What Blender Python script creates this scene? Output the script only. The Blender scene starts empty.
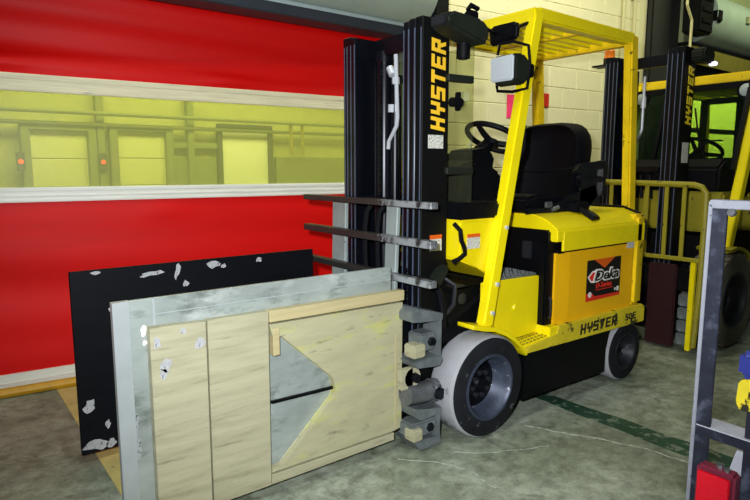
import bpy, bmesh, math, random
from mathutils import Vector, Matrix
random.seed(7)
S = bpy.context.scene
COL = S.collection
rad = math.radians

# ------------------------------------------------------------------ camera, world, lights, exposure
PITCH, YAW = rad(7.95), rad(52.5)
cam_d = bpy.data.cameras.new('camera')
cam_d.sensor_width = 36.0
cam_d.lens = 36.0 * 588.0 / 750.0
cam_d.clip_start = 0.02
cam = bpy.data.objects.new('camera', cam_d)
COL.objects.link(cam)
cam.location = (0, 0, 1.4)
cam.rotation_euler = (rad(90) - PITCH, 0, YAW - rad(90))
S.camera = cam

w = bpy.data.worlds.new('world')
S.world = w
w.use_nodes = True
w.node_tree.nodes['Background'].inputs[0].default_value = (0.85, 0.93, 0.80, 1)
w.node_tree.nodes['Background'].inputs[1].default_value = 0.06

def lamp(name, kind, loc, energy, color=(1, 1, 1), size=0.1, size_y=None, target=None):
    d = bpy.data.lights.new(name, kind)
    d.energy = energy
    d.color = color
    if kind == 'AREA':
        d.shape = 'RECTANGLE'
        d.size = size
        d.size_y = size_y or size
    else:
        d.shadow_soft_size = size
    o = bpy.data.objects.new(name, d)
    COL.objects.link(o)
    o.location = loc
    if target:
        o.rotation_euler = (Vector(target) - Vector(loc)).to_track_quat('-Z', 'Y').to_euler()
    return o

# the photographer's flash, just above and left of the lens
fl = lamp('camera_flash', 'SPOT', (-0.10, 0.08, 1.53), 455, (0.95, 0.97, 1.0), 0.035, target=(2.4, 2.95, 1.45))
fl.data.spot_size = rad(104)
fl.data.spot_blend = 0.9
# hanging fluorescent strips over the two rooms, and one added hood fill
sl0 = lamp('strip_light', 'AREA', (4.4, 2.5, 4.1), 44, (1.0, 0.97, 0.72), 2.6, 0.4, target=(4.6, 3.8, 2.0))
sl0.data.spread = rad(145)
hood_fill = lamp('strip_light', 'AREA', (7.9, 1.7, 4.0), 14, (0.95, 1.0, 0.55), 2.6, 0.4, target=(7.9, 3.5, 2.8))  # unseen area lamp added to brighten the second door's hood
hood_fill.data.spread = rad(90)
lamp('strip_light', 'AREA', (0.6, 1.4, 4.2), 45, (0.95, 1.0, 0.92), 3.0, 0.4)
lamp('strip_light', 'AREA', (3.0, 7.0, 4.2), 330, (1.0, 1.0, 0.92), 6.0, 0.8, target=(3.0, 9.0, 1.6))
lamp('strip_light', 'AREA', (12.5, 5.8, 4.0), 800, (1.0, 0.98, 0.70), 4.0, 1.2, target=(13.5, 9.0, 1.6))

S.view_settings.view_transform = 'Standard'
S.view_settings.look = 'None'
S.view_settings.gamma = 1.0
S.view_settings.use_curve_mapping = False
S.view_settings.exposure = 0.0

# ------------------------------------------------------------------ materials
def lin(c):
    return tuple(((v / 255.0) / 12.92 if v / 255.0 <= 0.04045 else ((v / 255.0 + 0.055) / 1.055) ** 2.4) for v in c) + (1.0,)

def mat(name, col, rough=0.5, metal=0.0, var=0.0, scale=6.0, spot=None, spot_thr=0.66, spot_scale=18.0, stretch=(1, 1, 1),
        bump=0.0, bump_scale=60.0, emit=None, emit_s=0.0, spec=0.5, spot2=None, spot2_thr=0.7, spot2_scale=5.0, spot_rough=None, detail=6, soft=0.05):
    m = bpy.data.materials.new(name)
    m.use_nodes = True
    nt = m.node_tree
    N, L = nt.nodes, nt.links
    b = N['Principled BSDF']
    b.inputs['Roughness'].default_value = rough
    b.inputs['Metallic'].default_value = metal
    b.inputs['Specular IOR Level'].default_value = spec
    c = lin(col)
    b.inputs['Base Color'].default_value = c
    m.diffuse_color = c
    tc = N.new('ShaderNodeTexCoord')
    mp = N.new('ShaderNodeMapping')
    mp.inputs['Scale'].default_value = stretch
    L.new(tc.outputs['Object'], mp.inputs[0])
    out = None
    def noise(sc, det=detail, ro=0.6):
        n = N.new('ShaderNodeTexNoise')
        n.inputs['Scale'].default_value = sc
        n.inputs['Detail'].default_value = det
        n.inputs['Roughness'].default_value = ro
        L.new(mp.outputs[0], n.inputs['Vector'])
        return n
    if var > 0:
        n = noise(scale)
        r = N.new('ShaderNodeValToRGB')
        r.color_ramp.elements[0].position = 0.3
        r.color_ramp.elements[1].position = 0.7
        lo = tuple(v * (1 - var) for v in c[:3]) + (1,)
        hi = tuple(min(1, v * (1 + var)) for v in c[:3]) + (1,)
        r.color_ramp.elements[0].color = lo
        r.color_ramp.elements[1].color = hi
        L.new(n.outputs['Fac'], r.inputs[0])
        out = r.outputs[0]
    def overlay(prev, col2, thr, sc):
        n = noise(sc, 8, 0.65)
        r = N.new('ShaderNodeValToRGB')
        r.color_ramp.elements[0].position = thr
        r.color_ramp.elements[1].position = min(1, thr + soft)
        L.new(n.outputs['Fac'], r.inputs[0])
        mx = N.new('ShaderNodeMix')
        mx.data_type = 'RGBA'
        L.new(r.outputs[0], mx.inputs['Factor'])
        if prev is None:
            mx.inputs[6].default_value = c
        else:
            L.new(prev, mx.inputs[6])
        mx.inputs[7].default_value = lin(col2)
        return mx.outputs[2], r.outputs[0]
    if spot2:
        out, _ = overlay(out, spot2, spot2_thr, spot2_scale)
    if spot:
        out, f = overlay(out, spot, spot_thr, spot_scale)
        if spot_rough is not None:
            mr = N.new('ShaderNodeMapRange')
            mr.inputs['To Min'].default_value = rough
            mr.inputs['To Max'].default_value = spot_rough
            L.new(f, mr.inputs['Value'])
            L.new(mr.outputs[0], b.inputs['Roughness'])
    if out is not None:
        L.new(out, b.inputs['Base Color'])
    if bump > 0:
        n = noise(bump_scale, 4)
        bp = N.new('ShaderNodeBump')
        bp.inputs['Strength'].default_value = bump
        bp.inputs['Distance'].default_value = 0.01
        L.new(n.outputs['Fac'], bp.inputs['Height'])
        L.new(bp.outputs[0], b.inputs['Normal'])
    if emit:
        b.inputs['Emission Color'].default_value = lin(emit)
        b.inputs['Emission Strength'].default_value = emit_s
    return m

M = {}
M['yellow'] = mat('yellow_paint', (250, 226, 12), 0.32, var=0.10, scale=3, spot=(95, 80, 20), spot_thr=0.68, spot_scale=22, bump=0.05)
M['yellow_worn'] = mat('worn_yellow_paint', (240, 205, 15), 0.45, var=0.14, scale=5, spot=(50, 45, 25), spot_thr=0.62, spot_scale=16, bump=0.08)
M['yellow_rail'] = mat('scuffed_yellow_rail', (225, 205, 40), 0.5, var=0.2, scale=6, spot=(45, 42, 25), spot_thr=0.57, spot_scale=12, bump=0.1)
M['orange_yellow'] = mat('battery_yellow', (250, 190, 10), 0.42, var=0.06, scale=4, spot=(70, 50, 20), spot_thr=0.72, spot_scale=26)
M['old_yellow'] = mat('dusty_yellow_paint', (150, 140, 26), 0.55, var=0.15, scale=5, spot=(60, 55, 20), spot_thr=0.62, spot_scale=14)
M['black'] = mat('black_paint', (8, 9, 13), 0.42, spec=0.14, var=0.3, scale=8, spot=(60, 62, 66), spot_thr=0.72, spot_scale=24)
M['mast_black'] = mat('greasy_black_steel', (15, 18, 27), 0.28, metal=0.45, var=0.35, scale=7, stretch=(1, 1, 0.12), spot=(70, 74, 82), spot_thr=0.70, spot_scale=10)
M['mast_side'] = mat('mast_side_paint', (12, 13, 13), 0.55, spec=0.14, var=0.2, scale=9, spot=(70, 70, 60), spot_thr=0.75, spot_scale=30)
M['dark'] = mat('dark_underframe', (7, 8, 10), 0.6, spec=0.14, var=0.4, scale=10, spot=(48, 48, 46), spot_thr=0.64, spot_scale=20)
M['plastic'] = mat('black_plastic', (9, 10, 15), 0.5, spec=0.14, bump=0.15, bump_scale=220)
M['olive'] = mat('olive_black_plastic', (30, 34, 28), 0.55, spec=0.14, var=0.2)
M['glossy_plastic'] = mat('glossy_black_plastic', (14, 16, 21), 0.28, spec=0.6)
M['vinyl'] = mat('black_seat_vinyl', (6, 7, 14), 0.62, spec=0.14, var=0.25, scale=6, bump=0.12, bump_scale=160)
M['steel'] = mat('worn_steel', (120, 124, 128), 0.38, metal=0.6, var=0.3, scale=14, spot=(50, 52, 55), spot_thr=0.58, spot_scale=16)
M['edge_highlight'] = mat('rail_edge_highlight', (92, 104, 128), 0.35, metal=0.3, var=0.4, scale=12, stretch=(1, 1, 0.3))  # bluish highlights on the worn rail edges, painted in as colour
M['chrome'] = mat('bright_steel_tube', (205, 210, 218), 0.25, metal=0.25)
M['cast_dark'] = mat('dark_latch_steel', (40, 42, 48), 0.4, metal=0.3)
M['cast'] = mat('oily_cast_steel', (112, 120, 122), 0.42, metal=0.3, var=0.3, scale=16, spot=(150, 158, 160), spot_thr=0.62, spot_scale=14)
M['grey_plate'] = mat('scuffed_grey_plate', (150, 162, 160), 0.5, metal=0.1, var=0.15, scale=9, spot=(70, 76, 74), spot_thr=0.64, spot_scale=20)
M['alu'] = mat('scratched_aluminium', (152, 162, 158), 0.42, metal=0.2, var=0.26, soft=0.16, scale=4, stretch=(0.7, 1, 1.6), spot=(96, 106, 100), spot_thr=0.52, spot_scale=6, spot2=(196, 202, 200), spot2_thr=0.54, spot2_scale=3.2, bump=0.05, bump_scale=40)
M['alu_edge'] = mat('bright_folded_aluminium', (172, 180, 182), 0.4, metal=0.2, var=0.08, scale=8, spot=(150, 155, 155), spot_thr=0.66, spot_scale=14)
M['wood'] = mat('beige_painted_board', (170, 167, 138), 0.6, var=0.13, scale=4, stretch=(0.5, 1, 5), spot=(108, 104, 84), spot_thr=0.60, spot_scale=12, spot2=(146, 142, 114), spot2_thr=0.48, spot2_scale=3.0, soft=0.22, bump=0.15, bump_scale=30)
M['wood_marked'] = mat('beige_board_with_lime_paint_smears', (170, 167, 134), 0.6, var=0.13, scale=4, stretch=(0.8, 1, 3), spot=(108, 104, 82), spot_thr=0.58, spot_scale=12, spot2=(190, 192, 62), spot2_thr=0.54, spot2_scale=3.6, soft=0.20, bump=0.15, bump_scale=30)
M['wood_rail'] = mat('beige_worn_rail', (180, 168, 126), 0.6, var=0.12, scale=7, stretch=(0.3, 1, 6), spot=(70, 62, 46), spot_thr=0.70, spot_scale=7, bump=0.1)
M['rubber_pad'] = mat('black_rubber_facing', (9, 11, 17), 0.55, spec=0.14, var=0.3, scale=5, stretch=(0.4, 1, 3), spot=(120, 128, 130), spot_thr=0.74, spot_scale=26, bump=0.1)
M['grime'] = mat('dark_scraped_aluminium', (150, 156, 156), 0.6, spot=(50, 54, 56), spot_thr=0.52, spot_scale=40)
M['torn'] = mat('torn_pale_backing', (168, 170, 172), 0.7, var=0.3, scale=30, spot=(80, 84, 86), spot_thr=0.56, spot_scale=60)
M['tread'] = mat('dusty_grey_tread', (158, 160, 166), 0.85, var=0.12, scale=6, spot=(110, 112, 116), spot_thr=0.60, spot_scale=9, bump=0.05)
M['tyre'] = mat('black_tyre_wall', (30, 32, 36), 0.75, spec=0.14, var=0.3, scale=9, spot=(88, 90, 94), spot_thr=0.62, spot_scale=24)
M['rim'] = mat('scraped_blue_grey_rim', (66, 74, 92), 0.45, metal=0.35, var=0.35, scale=12, spot=(170, 176, 184), spot_thr=0.62, spot_scale=16)
M['rim_dark'] = mat('dark_rim', (28, 31, 38), 0.5, metal=0.2, var=0.3, scale=12, spot=(80, 84, 92), spot_thr=0.62, spot_scale=16)
M['hub'] = mat('black_wheel_disc', (13, 14, 19), 0.45, spec=0.14, metal=0.2, var=0.3, scale=14)
M['lugged'] = mat('dusty_lugged_rubber', (84, 80, 70), 0.85, var=0.25, scale=10)
M['red'] = mat('red_pvc_curtain', (216, 4, 1), 0.55, spec=0.25, var=0.10, scale=2.0, stretch=(0.35, 1, 2.5), bump=0.0)
M['white_bar'] = mat('white_aluminium_bar', (232, 233, 222), 0.45, var=0.10, scale=10, stretch=(0.3, 1, 8), spot=(120, 120, 90), spot_thr=0.66, spot_scale=14)
M['cream_bar'] = mat('cream_aluminium_bar', (226, 220, 184), 0.5, var=0.14, scale=12, stretch=(0.3, 1, 8), spot=(95, 90, 60), spot_thr=0.64, spot_scale=16)
M['yellow_tube'] = mat('yellow_edge_tube', (200, 150, 15), 0.5, var=0.15, scale=10, spot=(90, 70, 30), spot_thr=0.66)
M['hood'] = mat('grey_green_sheet_metal', (168, 186, 178), 0.45, metal=0.15, var=0.08, scale=4)
M['hood_dark'] = mat('dark_hood_lip', (50, 56, 66), 0.5, metal=0.15, var=0.1)
M['hood_olive'] = mat('olive_yellow_shelf', (120, 112, 44), 0.6, var=0.1)
M['hood_light'] = mat('pale_hood_seam', (170, 190, 194), 0.4, metal=0.2)
M['block'] = mat('pale_yellow_painted_block', (226, 222, 180), 0.7, var=0.05, scale=4, bump=0.25, bump_scale=55)
M['mortar'] = mat('painted_mortar', (218, 213, 170), 0.85)
M['plaster'] = mat('pale_yellow_plaster', (205, 200, 150), 0.8, var=0.05)
M['column_dark'] = mat('dark_painted_steel_column', (30, 32, 34), 0.6, var=0.2)
M['column_grey'] = mat('grey_green_steel_column', (150, 158, 120), 0.6, var=0.1)
M['plaster_far'] = mat('olive_far_wall', (176, 176, 120), 0.8, var=0.06)
M['pipe'] = mat('painted_conduit', (205, 200, 150), 0.5)
M['pink'] = mat('pink_paper', (250, 60, 120), 0.8)
M['red_sign'] = mat('red_enamel_sign', (200, 40, 30), 0.5)
M['white'] = mat('white_plastic', (242, 242, 236), 0.5)
M['sticker'] = mat('white_sticker', (215, 215, 205), 0.5, spot=(60, 60, 60), spot_thr=0.55, spot_scale=130)
M['orange'] = mat('orange_print', (225, 95, 20), 0.5)
M['print_black'] = mat('black_print', (18, 16, 16), 0.45)
M['print_white'] = mat('white_print', (235, 232, 225), 0.5)
M['print_red'] = mat('red_print', (225, 50, 30), 0.5)
M['letter_yellow'] = mat('yellow_lettering', (250, 200, 45), 0.5)
M['letter_lemon'] = mat('lemon_lettering', (255, 228, 40), 0.5)
M['letter_dark'] = mat('faded_black_lettering', (38, 34, 22), 0.6, spot=(200, 180, 40), spot_thr=0.66, spot_scale=40)
M['amber'] = mat('amber_lens', (230, 120, 20), 0.3)
M['lens'] = mat('frosted_lamp_lens', (190, 198, 204), 0.25, metal=0.0, bump=0.3, bump_scale=120)
M['lens_lit'] = mat('lit_lamp_lens', (235, 235, 255), 0.3, emit=(225, 220, 255), emit_s=1.6)
M['lens_white'] = mat('white_round_lens', (170, 180, 185), 0.3)
M['dark_red'] = mat('dark_red_steel', (46, 4, 12), 0.55, var=0.2)
M['blue_paint'] = mat('dark_blue_frame_paint', (34, 38, 54), 0.5, metal=0.1, var=0.4, scale=14, spot=(84, 90, 108), spot_thr=0.54, spot_scale=14, soft=0.15)
M['dusty_edge'] = mat('dusty_worn_steel_edge', (142, 146, 158), 0.6, metal=0.1, var=0.12, scale=20, spot=(80, 84, 96), spot_thr=0.64, spot_scale=30)
M['dust'] = mat('pale_dusty_steel', (176, 178, 190), 0.7, var=0.12, scale=18)
M['blue_plastic'] = mat('blue_plastic', (40, 50, 130), 0.45)
M['red_lens'] = mat('red_tail_lens', (225, 22, 44), 0.18, bump=0.35, bump_scale=140)
M['lens_edge'] = mat('dull_red_lamp_body', (120, 40, 60), 0.4)
M['tape'] = mat('worn_yellow_floor_tape', (196, 180, 110), 0.7, var=0.12, scale=12, spot=(110, 108, 90), spot_thr=0.62, spot_scale=14)
M['green_line'] = mat('worn_green_floor_paint', (30, 66, 48), 0.6, var=0.35, scale=10, spot=(112, 124, 108), spot_thr=0.53, spot_scale=14)
M['crack'] = mat('dusty_floor_crack', (180, 186, 172), 0.8, spot=(146, 152, 138), spot_thr=0.47, spot_scale=30)
M['dock'] = mat('pale_dock_door', (215, 215, 170), 0.6, var=0.04)
M['dock_dark'] = mat('grey_dock_seal', (128, 132, 92), 0.7)
M['frame_dark'] = mat('dark_grey_frame', (62, 66, 62), 0.6)
M['red_glow'] = mat('red_signal_lens', (255, 40, 30), 0.4, emit=(255, 40, 30), emit_s=6)

def floor_mat():
    m = bpy.data.materials.new('stained_concrete')
    m.use_nodes = True
    nt = m.node_tree
    N, L = nt.nodes, nt.links
    b = N['Principled BSDF']
    tc = N.new('ShaderNodeTexCoord')
    def noise(sc, det, ro=0.6, dist=0.0):
        n = N.new('ShaderNodeTexNoise')
        n.inputs['Scale'].default_value = sc
        n.inputs['Detail'].default_value = det
        n.inputs['Roughness'].default_value = ro
        n.inputs['Distortion'].default_value = dist
        L.new(tc.outputs['Object'], n.inputs['Vector'])
        return n
    def ramp(src, stops):
        r = N.new('ShaderNodeValToRGB')
        e = r.color_ramp.elements
        while len(e) < len(stops):
            e.new(0.5)
        for i, (p, c) in enumerate(stops):
            e[i].position = p
            e[i].color = lin(c)
        L.new(src, r.inputs[0])
        return r.outputs[0]
    def mix(a, b_, f, mode='MIX'):
        x = N.new('ShaderNodeMix')
        x.data_type = 'RGBA'
        x.blend_type = mode
        if isinstance(f, float):
            x.inputs['Factor'].default_value = f
        else:
            L.new(f, x.inputs['Factor'])
        L.new(a, x.inputs[6])
        L.new(b_, x.inputs[7])
        return x.outputs[2]
    base = ramp(noise(1.1, 8, 0.65, 0.6).outputs['Fac'], [(0.30, (112, 122, 104)), (0.47, (150, 159, 138)), (0.68, (188, 196, 180))])
    fine = ramp(noise(11, 12, 0.8).outputs['Fac'], [(0.34, (140, 142, 136)), (0.60, (255, 255, 255))])
    stain = ramp(noise(2.6, 9, 0.7, 1.2).outputs['Fac'], [(0.54, (255, 255, 255)), (0.68, (120, 124, 106))])
    pale = ramp(noise(4.3, 10, 0.75, 2.0).outputs['Fac'], [(0.57, (0, 0, 0)), (0.72, (170, 170, 170))])
    pc = N.new('ShaderNodeRGB')
    pc.outputs[0].default_value = lin((184, 190, 180))
    c = mix(base, fine, 0.9, 'MULTIPLY')
    c = mix(c, stain, 0.8, 'MULTIPLY')
    c = mix(c, pc.outputs[0], pale)
    L.new(c, b.inputs['Base Color'])
    rr = N.new('ShaderNodeMapRange')
    rr.inputs['To Min'].default_value = 0.42
    rr.inputs['To Max'].default_value = 0.75
    L.new(noise(3, 6).outputs['Fac'], rr.inputs['Value'])
    L.new(rr.outputs[0], b.inputs['Roughness'])
    bp = N.new('ShaderNodeBump')
    bp.inputs['Strength'].default_value = 0.15
    bp.inputs['Distance'].default_value = 0.01
    L.new(noise(40, 8).outputs['Fac'], bp.inputs['Height'])
    L.new(bp.outputs[0], b.inputs['Normal'])
    return m
M['floor'] = floor_mat()

def clear_mat(name, tint, body, fac, rough=0.12):
    """clear sheet: mostly tinted transmission, the rest a glossy dielectric skin"""
    m = bpy.data.materials.new(name)
    m.use_nodes = True
    N, L = m.node_tree.nodes, m.node_tree.links
    b = N['Principled BSDF']
    b.inputs['Base Color'].default_value = lin(body)
    b.inputs['Roughness'].default_value = rough
    t = N.new('ShaderNodeBsdfTransparent')
    t.inputs[0].default_value = lin(tint)
    x = N.new('ShaderNodeMixShader')
    x.inputs[0].default_value = fac
    L.new(t.outputs[0], x.inputs[1])
    L.new(b.outputs[0], x.inputs[2])
    tc = N.new('ShaderNodeTexCoord')
    n = N.new('ShaderNodeTexNoise')
    n.inputs['Scale'].default_value = 2.5
    n.inputs['Detail'].default_value = 3
    L.new(tc.outputs['Object'], n.inputs['Vector'])
    bp = N.new('ShaderNodeBump')
    bp.inputs['Strength'].default_value = 0.25
    bp.inputs['Distance'].default_value = 0.03
    L.new(n.outputs['Fac'], bp.inputs['Height'])
    L.new(bp.outputs[0], b.inputs['Normal'])
    L.new(x.outputs[0], N['Material Output'].inputs['Surface'])
    m.diffuse_color = lin(body)
    return m
M['pvc'] = clear_mat('yellow_clear_pvc', (238, 240, 178), (215, 220, 140), 0.26, 0.36)
M['lexan'] = clear_mat('clear_shield_plastic', (232, 235, 215), (150, 155, 130), 0.05)
M['cab_glass'] = clear_mat('cab_glass', (190, 215, 190), (40, 50, 40), 0.10)

# ------------------------------------------------------------------ mesh helpers
class MB:
    def __init__(self):
        self.bm = bmesh.new()
    def _bevel(self, verts, bev, seg=2):
        if bev > 0:
            es = set()
            for v in verts:
                es.update(v.link_edges)
            bmesh.ops.bevel(self.bm, geom=list(es), offset=bev, segments=seg, affect='EDGES', clamp_overlap=True)
    def box(self, x0, x1, y0, y1, z0, z1, bev=0.0, seg=2):
        vs = [self.bm.verts.new(p) for p in ((x0, y0, z0), (x1, y0, z0), (x1, y1, z0), (x0, y1, z0), (x0, y0, z1), (x1, y0, z1), (x1, y1, z1), (x0, y1, z1))]
        for f in ((3, 2, 1, 0), (4, 5, 6, 7), (0, 1, 5, 4), (1, 2, 6, 5), (2, 3, 7, 6), (3, 0, 4, 7)):
            self.bm.faces.new([vs[i] for i in f])
        self._bevel(vs, bev, seg)
        return self
    def bar(self, p0, p1, wid, hei, up=(0, 0, 1), bev=0.0, seg=1):
        """rectangular bar from p0 to p1; hei along 'up', wid across"""
        a, b = Vector(p0), Vector(p1)
        d = (b - a).normalized()
        u = Vector(up)
        s = d.cross(u).normalized()
        u = s.cross(d).normalized()
        vs = []
        for p in (a, b):
            for i, j in ((-1, -1), (1, -1), (1, 1), (-1, 1)):
                vs.append(self.bm.verts.new(p + s * (i * wid / 2) + u * (j * hei / 2)))
        for f in ((0, 1, 2, 3), (7, 6, 5, 4), (0, 4, 5, 1), (1, 5, 6, 2), (2, 6, 7, 3), (3, 7, 4, 0)):
            self.bm.faces.new([vs[i] for i in f])
        self._bevel(vs, bev, seg)
        return self
    def prism(self, prof, axis, a, b, bev=0.0, seg=2):
        """closed 2D profile extruded along an axis. X: prof=(y,z); Y: prof=(x,z); Z: prof=(x,y)"""
        def mk(p, t):
            return {'X': (t, p[0], p[1]), 'Y': (p[0], t, p[1]), 'Z': (p[0], p[1], t)}[axis]
        A = [self.bm.verts.new(mk(p, a)) for p in prof]
        B = [self.bm.verts.new(mk(p, b)) for p in prof]
        n = len(prof)
        self.bm.faces.new(A)
        self.bm.faces.new(B[::-1])
        for i in range(n):
            self.bm.faces.new((A[i], B[i], B[(i + 1) % n], A[(i + 1) % n]))
        self._bevel(A + B, bev, seg)
        return self
    def tube(self, pts, r, n=10, closed=False):
        P = [Vector(p) for p in pts]
        rings = []
        k = len(P)
        prev = None
        for i, p in enumerate(P):
            if closed:
                t = P[(i + 1) % k] - P[i - 1]
            else:
                t = P[min(i + 1, k - 1)] - P[max(i - 1, 0)]
            t.normalize()
            if prev is None:
                a = Vector((0, 0, 1)) if abs(t.z) < 0.9 else Vector((1, 0, 0))
                s = t.cross(a).normalized()
            else:
                s = (prev - t * prev.dot(t)).normalized()
            prev = s
            u = t.cross(s)
            rr = r[i] if isinstance(r, (list, tuple)) else r
            rings.append([self.bm.verts.new(p + (s * math.cos(q) + u * math.sin(q)) * rr) for q in [2 * math.pi * j / n for j in range(n)]])
        for i in range(k if closed else k - 1):
            A, B = rings[i], rings[(i + 1) % k]
            for j in range(n):
                self.bm.faces.new((A[j], A[(j + 1) % n], B[(j + 1) % n], B[j]))
        if not closed:
            self.bm.faces.new(rings[0][::-1])
            self.bm.faces.new(rings[-1])
        return self
    def lathe(self, prof, c, axis='Y', n=40, closed=True):
        """profile of (t along axis, radius) revolved round the axis through c"""
        rings = []
        for t, r in prof:
            ring = []
            for j in range(n):
                q = 2 * math.pi * j / n
                x, y = r * math.cos(q), r * math.sin(q)
                ring.append(self.bm.verts.new({'Y': (c[0] + x, c[1] + t, c[2] + y), 'X': (c[0] + t, c[1] + x, c[2] + y), 'Z': (c[0] + x, c[1] + y, c[2] + t)}[axis]))
            rings.append(ring)
        m = len(rings)
        for i in range(m if closed else m - 1):
            A, B = rings[i], rings[(i + 1) % m]
            for j in range(n):
                self.bm.faces.new((A[j], A[(j + 1) % n], B[(j + 1) % n], B[j]))
        if not closed:
            self.bm.faces.new(rings[0][::-1])
            self.bm.faces.new(rings[-1])
        return self
    def poly(self, pts):
        self.bm.faces.new([self.bm.verts.new(p) for p in pts])
        return self

ORG = {}
def link(name, mb, m, parent=None, smooth=30.0, origin=None):
    bm = mb.bm
    bmesh.ops.recalc_face_normals(bm, faces=bm.faces[:])
    lo = Vector((min(v.co[i] for v in bm.verts) for i in range(3)))
    hi = Vector((max(v.co[i] for v in bm.verts) for i in range(3)))
    c = Vector(origin) if origin else (lo + hi) / 2
    if parent is None and not origin:
        c.z = lo.z
    bmesh.ops.translate(bm, verts=bm.verts[:], vec=-c)
    me = bpy.data.meshes.new(name)
    bm.to_mesh(me)
    bm.free()
    me.materials.append(M[m])
    if smooth:
        for p in me.polygons:
            p.use_smooth = True
        me.set_sharp_from_angle(angle=rad(smooth))
    o = bpy.data.objects.new(name, me)
    COL.objects.link(o)
    ORG[o.name] = c
    if parent:
        o.parent = parent
        o.location = c - ORG[parent.name]
    else:
        o.location = c
    return o

def twin(o, parent, world):
    """copy of a finished part sharing its mesh, placed with its origin at a world point"""
    c = o.copy()
    COL.objects.link(c)
    ORG[c.name] = Vector(world)
    c.parent = parent
    c.location = Vector(world) - (ORG[parent.name] if parent else Vector((0, 0, 0)))
    return c

def thing(name, loc, label, cat, group=None):
    o = bpy.data.objects.new(name, None)
    o.empty_display_size = 0.2
    COL.objects.link(o)
    o.location = loc
    ORG[o.name] = Vector(loc)
    return tag(o, label, cat, group)

def tag(o, label, cat, group=None):
    o['label'] = label
    o['category'] = cat
    if group:
        o['group'] = group
    return o

def struct(o):
    o['kind'] = 'structure'
    return o

def lab(o, text):
    o['label'] = text
    return o

# block lettering: every glyph is a set of quads in a 0.8 x 1 cell
T_ = 0.24
def R_(x0, y0, x1, y1):
    return ((x0, y0), (x1, y0), (x1, y1), (x0, y1))
GL = {
    'H': [R_(0, 0, T_, 1), R_(.8 - T_, 0, .8, 1), R_(T_, .39, .8 - T_, .61)],
    'Y': [R_(0, .38, T_, 1), R_(.8 - T_, .38, .8, 1), R_(T_, .38, .8 - T_, .58), R_(.28, 0, .52, .38)],
    'S': [R_(0, .8, .8, 1), R_(0, .6, T_, .8), R_(0, .4, .8, .6), R_(.8 - T_, .2, .8, .4), R_(0, 0, .8, .2)],
    'T': [R_(0, .79, .8, 1), R_(.28, 0, .52, .79)],
    'E': [R_(0, 0, T_, 1), R_(T_, .8, .8, 1), R_(T_, .4, .72, .6), R_(T_, 0, .8, .2)],
    'R': [R_(0, 0, T_, 1), R_(T_, .8, .8, 1), R_(.8 - T_, .58, .8, .8), R_(T_, .4, .8, .58), ((.34, .4), (.56, 0), (.8, 0), (.6, .4))],
}
def block_text(word, org, ax, ay, adv, h, parent, m, name, shear=0.18, normal=(0, -1, 0), thick=0.003):
    mb = MB()
    o, ax, ay, nn = Vector(org), Vector(ax), Vector(ay), Vector(normal)
    for i, ch in enumerate(word):
        for q in GL[ch]:
            pts = []
            for x, y in q:
                pts.append(o + ax * (adv * i + (x * 1.02 + shear * y) * adv) + ay * (y * h))
            A = [mb.bm.verts.new(p) for p in pts]
            B = [mb.bm.verts.new(p + nn * thick) for p in pts]
            mb.bm.faces.new(A)
            mb.bm.faces.new(B[::-1])
            for k in range(4):
                mb.bm.faces.new((A[k], B[k], B[(k + 1) % 4], A[(k + 1) % 4]))
    return link(name, mb, m, parent, smooth=0)

def font_text(word, center, width, height, parent, m, name, shear=0.0, offset=0.0, depth=0.0015):
    """flat text standing on a vertical face that looks towards -Y, reading along +X"""
    cu = bpy.data.curves.new(name, 'FONT')
    cu.body = word
    cu.shear = shear
    cu.offset = offset
    cu.extrude = depth
    cu.resolution_u = 3
    tmp = bpy.data.objects.new('tmp_text', cu)
    COL.objects.link(tmp)
    bpy.context.view_layer.update()
    me = bpy.data.meshes.new_from_object(tmp.evaluated_get(bpy.context.evaluated_depsgraph_get()))
    bpy.data.objects.remove(tmp)
    xs = [v.co.x for v in me.vertices]
    ys = [v.co.y for v in me.vertices]
    sx = width / (max(xs) - min(xs))
    sy = height / (max(ys) - min(ys))
    cx, cy = (max(xs) + min(xs)) / 2, (max(ys) + min(ys)) / 2
    for v in me.vertices:
        v.co = Vector(((v.co.x - cx) * sx, -v.co.z, (v.co.y - cy) * sy))
    me.name = name
    me.materials.clear()
    me.materials.append(M[m])
    o = bpy.data.objects.new(name, me)
    COL.objects.link(o)
    ORG[o.name] = Vector(center)
    o.parent = parent
    o.location = Vector(center) - ORG[parent.name]
    return o

def arc(c, r, a0, a1, n, plane='XZ', y=0.0):
    out = []
    for i in range(n + 1):
        q = rad(a0 + (a1 - a0) * i / n)
        out.append((c[0] + r * math.cos(q), c[1] + r * math.sin(q)))
    return out

# ------------------------------------------------------------------ the setting
# The wall with the roll-up doors runs 5.4 degrees off the trucks' axis
DX0, DY0, DS = 0.293, 4.17, -0.0945
def wy(x, off=0.0):
    """Y of the door wall's face at X, off = distance out of the wall towards the camera"""
    return DY0 + DS * (x - DX0) - off
def wp(x, off, z):
    return (x, wy(x, off), z)
def wbox(mb, x0, x1, o0, o1, z0, z1, bev=0.0):
    """box on the door wall: o0..o1 distances out of the wall face"""
    vs = [mb.bm.verts.new(p) for p in (wp(x0, o0, z0), wp(x1, o0, z0), wp(x1, o1, z0), wp(x0, o1, z0), wp(x0, o0, z1), wp(x1, o0, z1), wp(x1, o1, z1), wp(x0, o1, z1))]
    for f in ((0, 1, 2, 3), (7, 6, 5, 4), (4, 5, 1, 0), (5, 6, 2, 1), (6, 7, 3, 2), (7, 4, 0, 3)):
        mb.bm.faces.new([vs[i] for i in f])
    mb._bevel(vs, bev)
    return mb

fl_ = struct(link('floor', MB().box(-5, 16, -4, 9.2, -0.2, 0.0), 'floor', smooth=0, origin=(0, 0, 0)))
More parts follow.
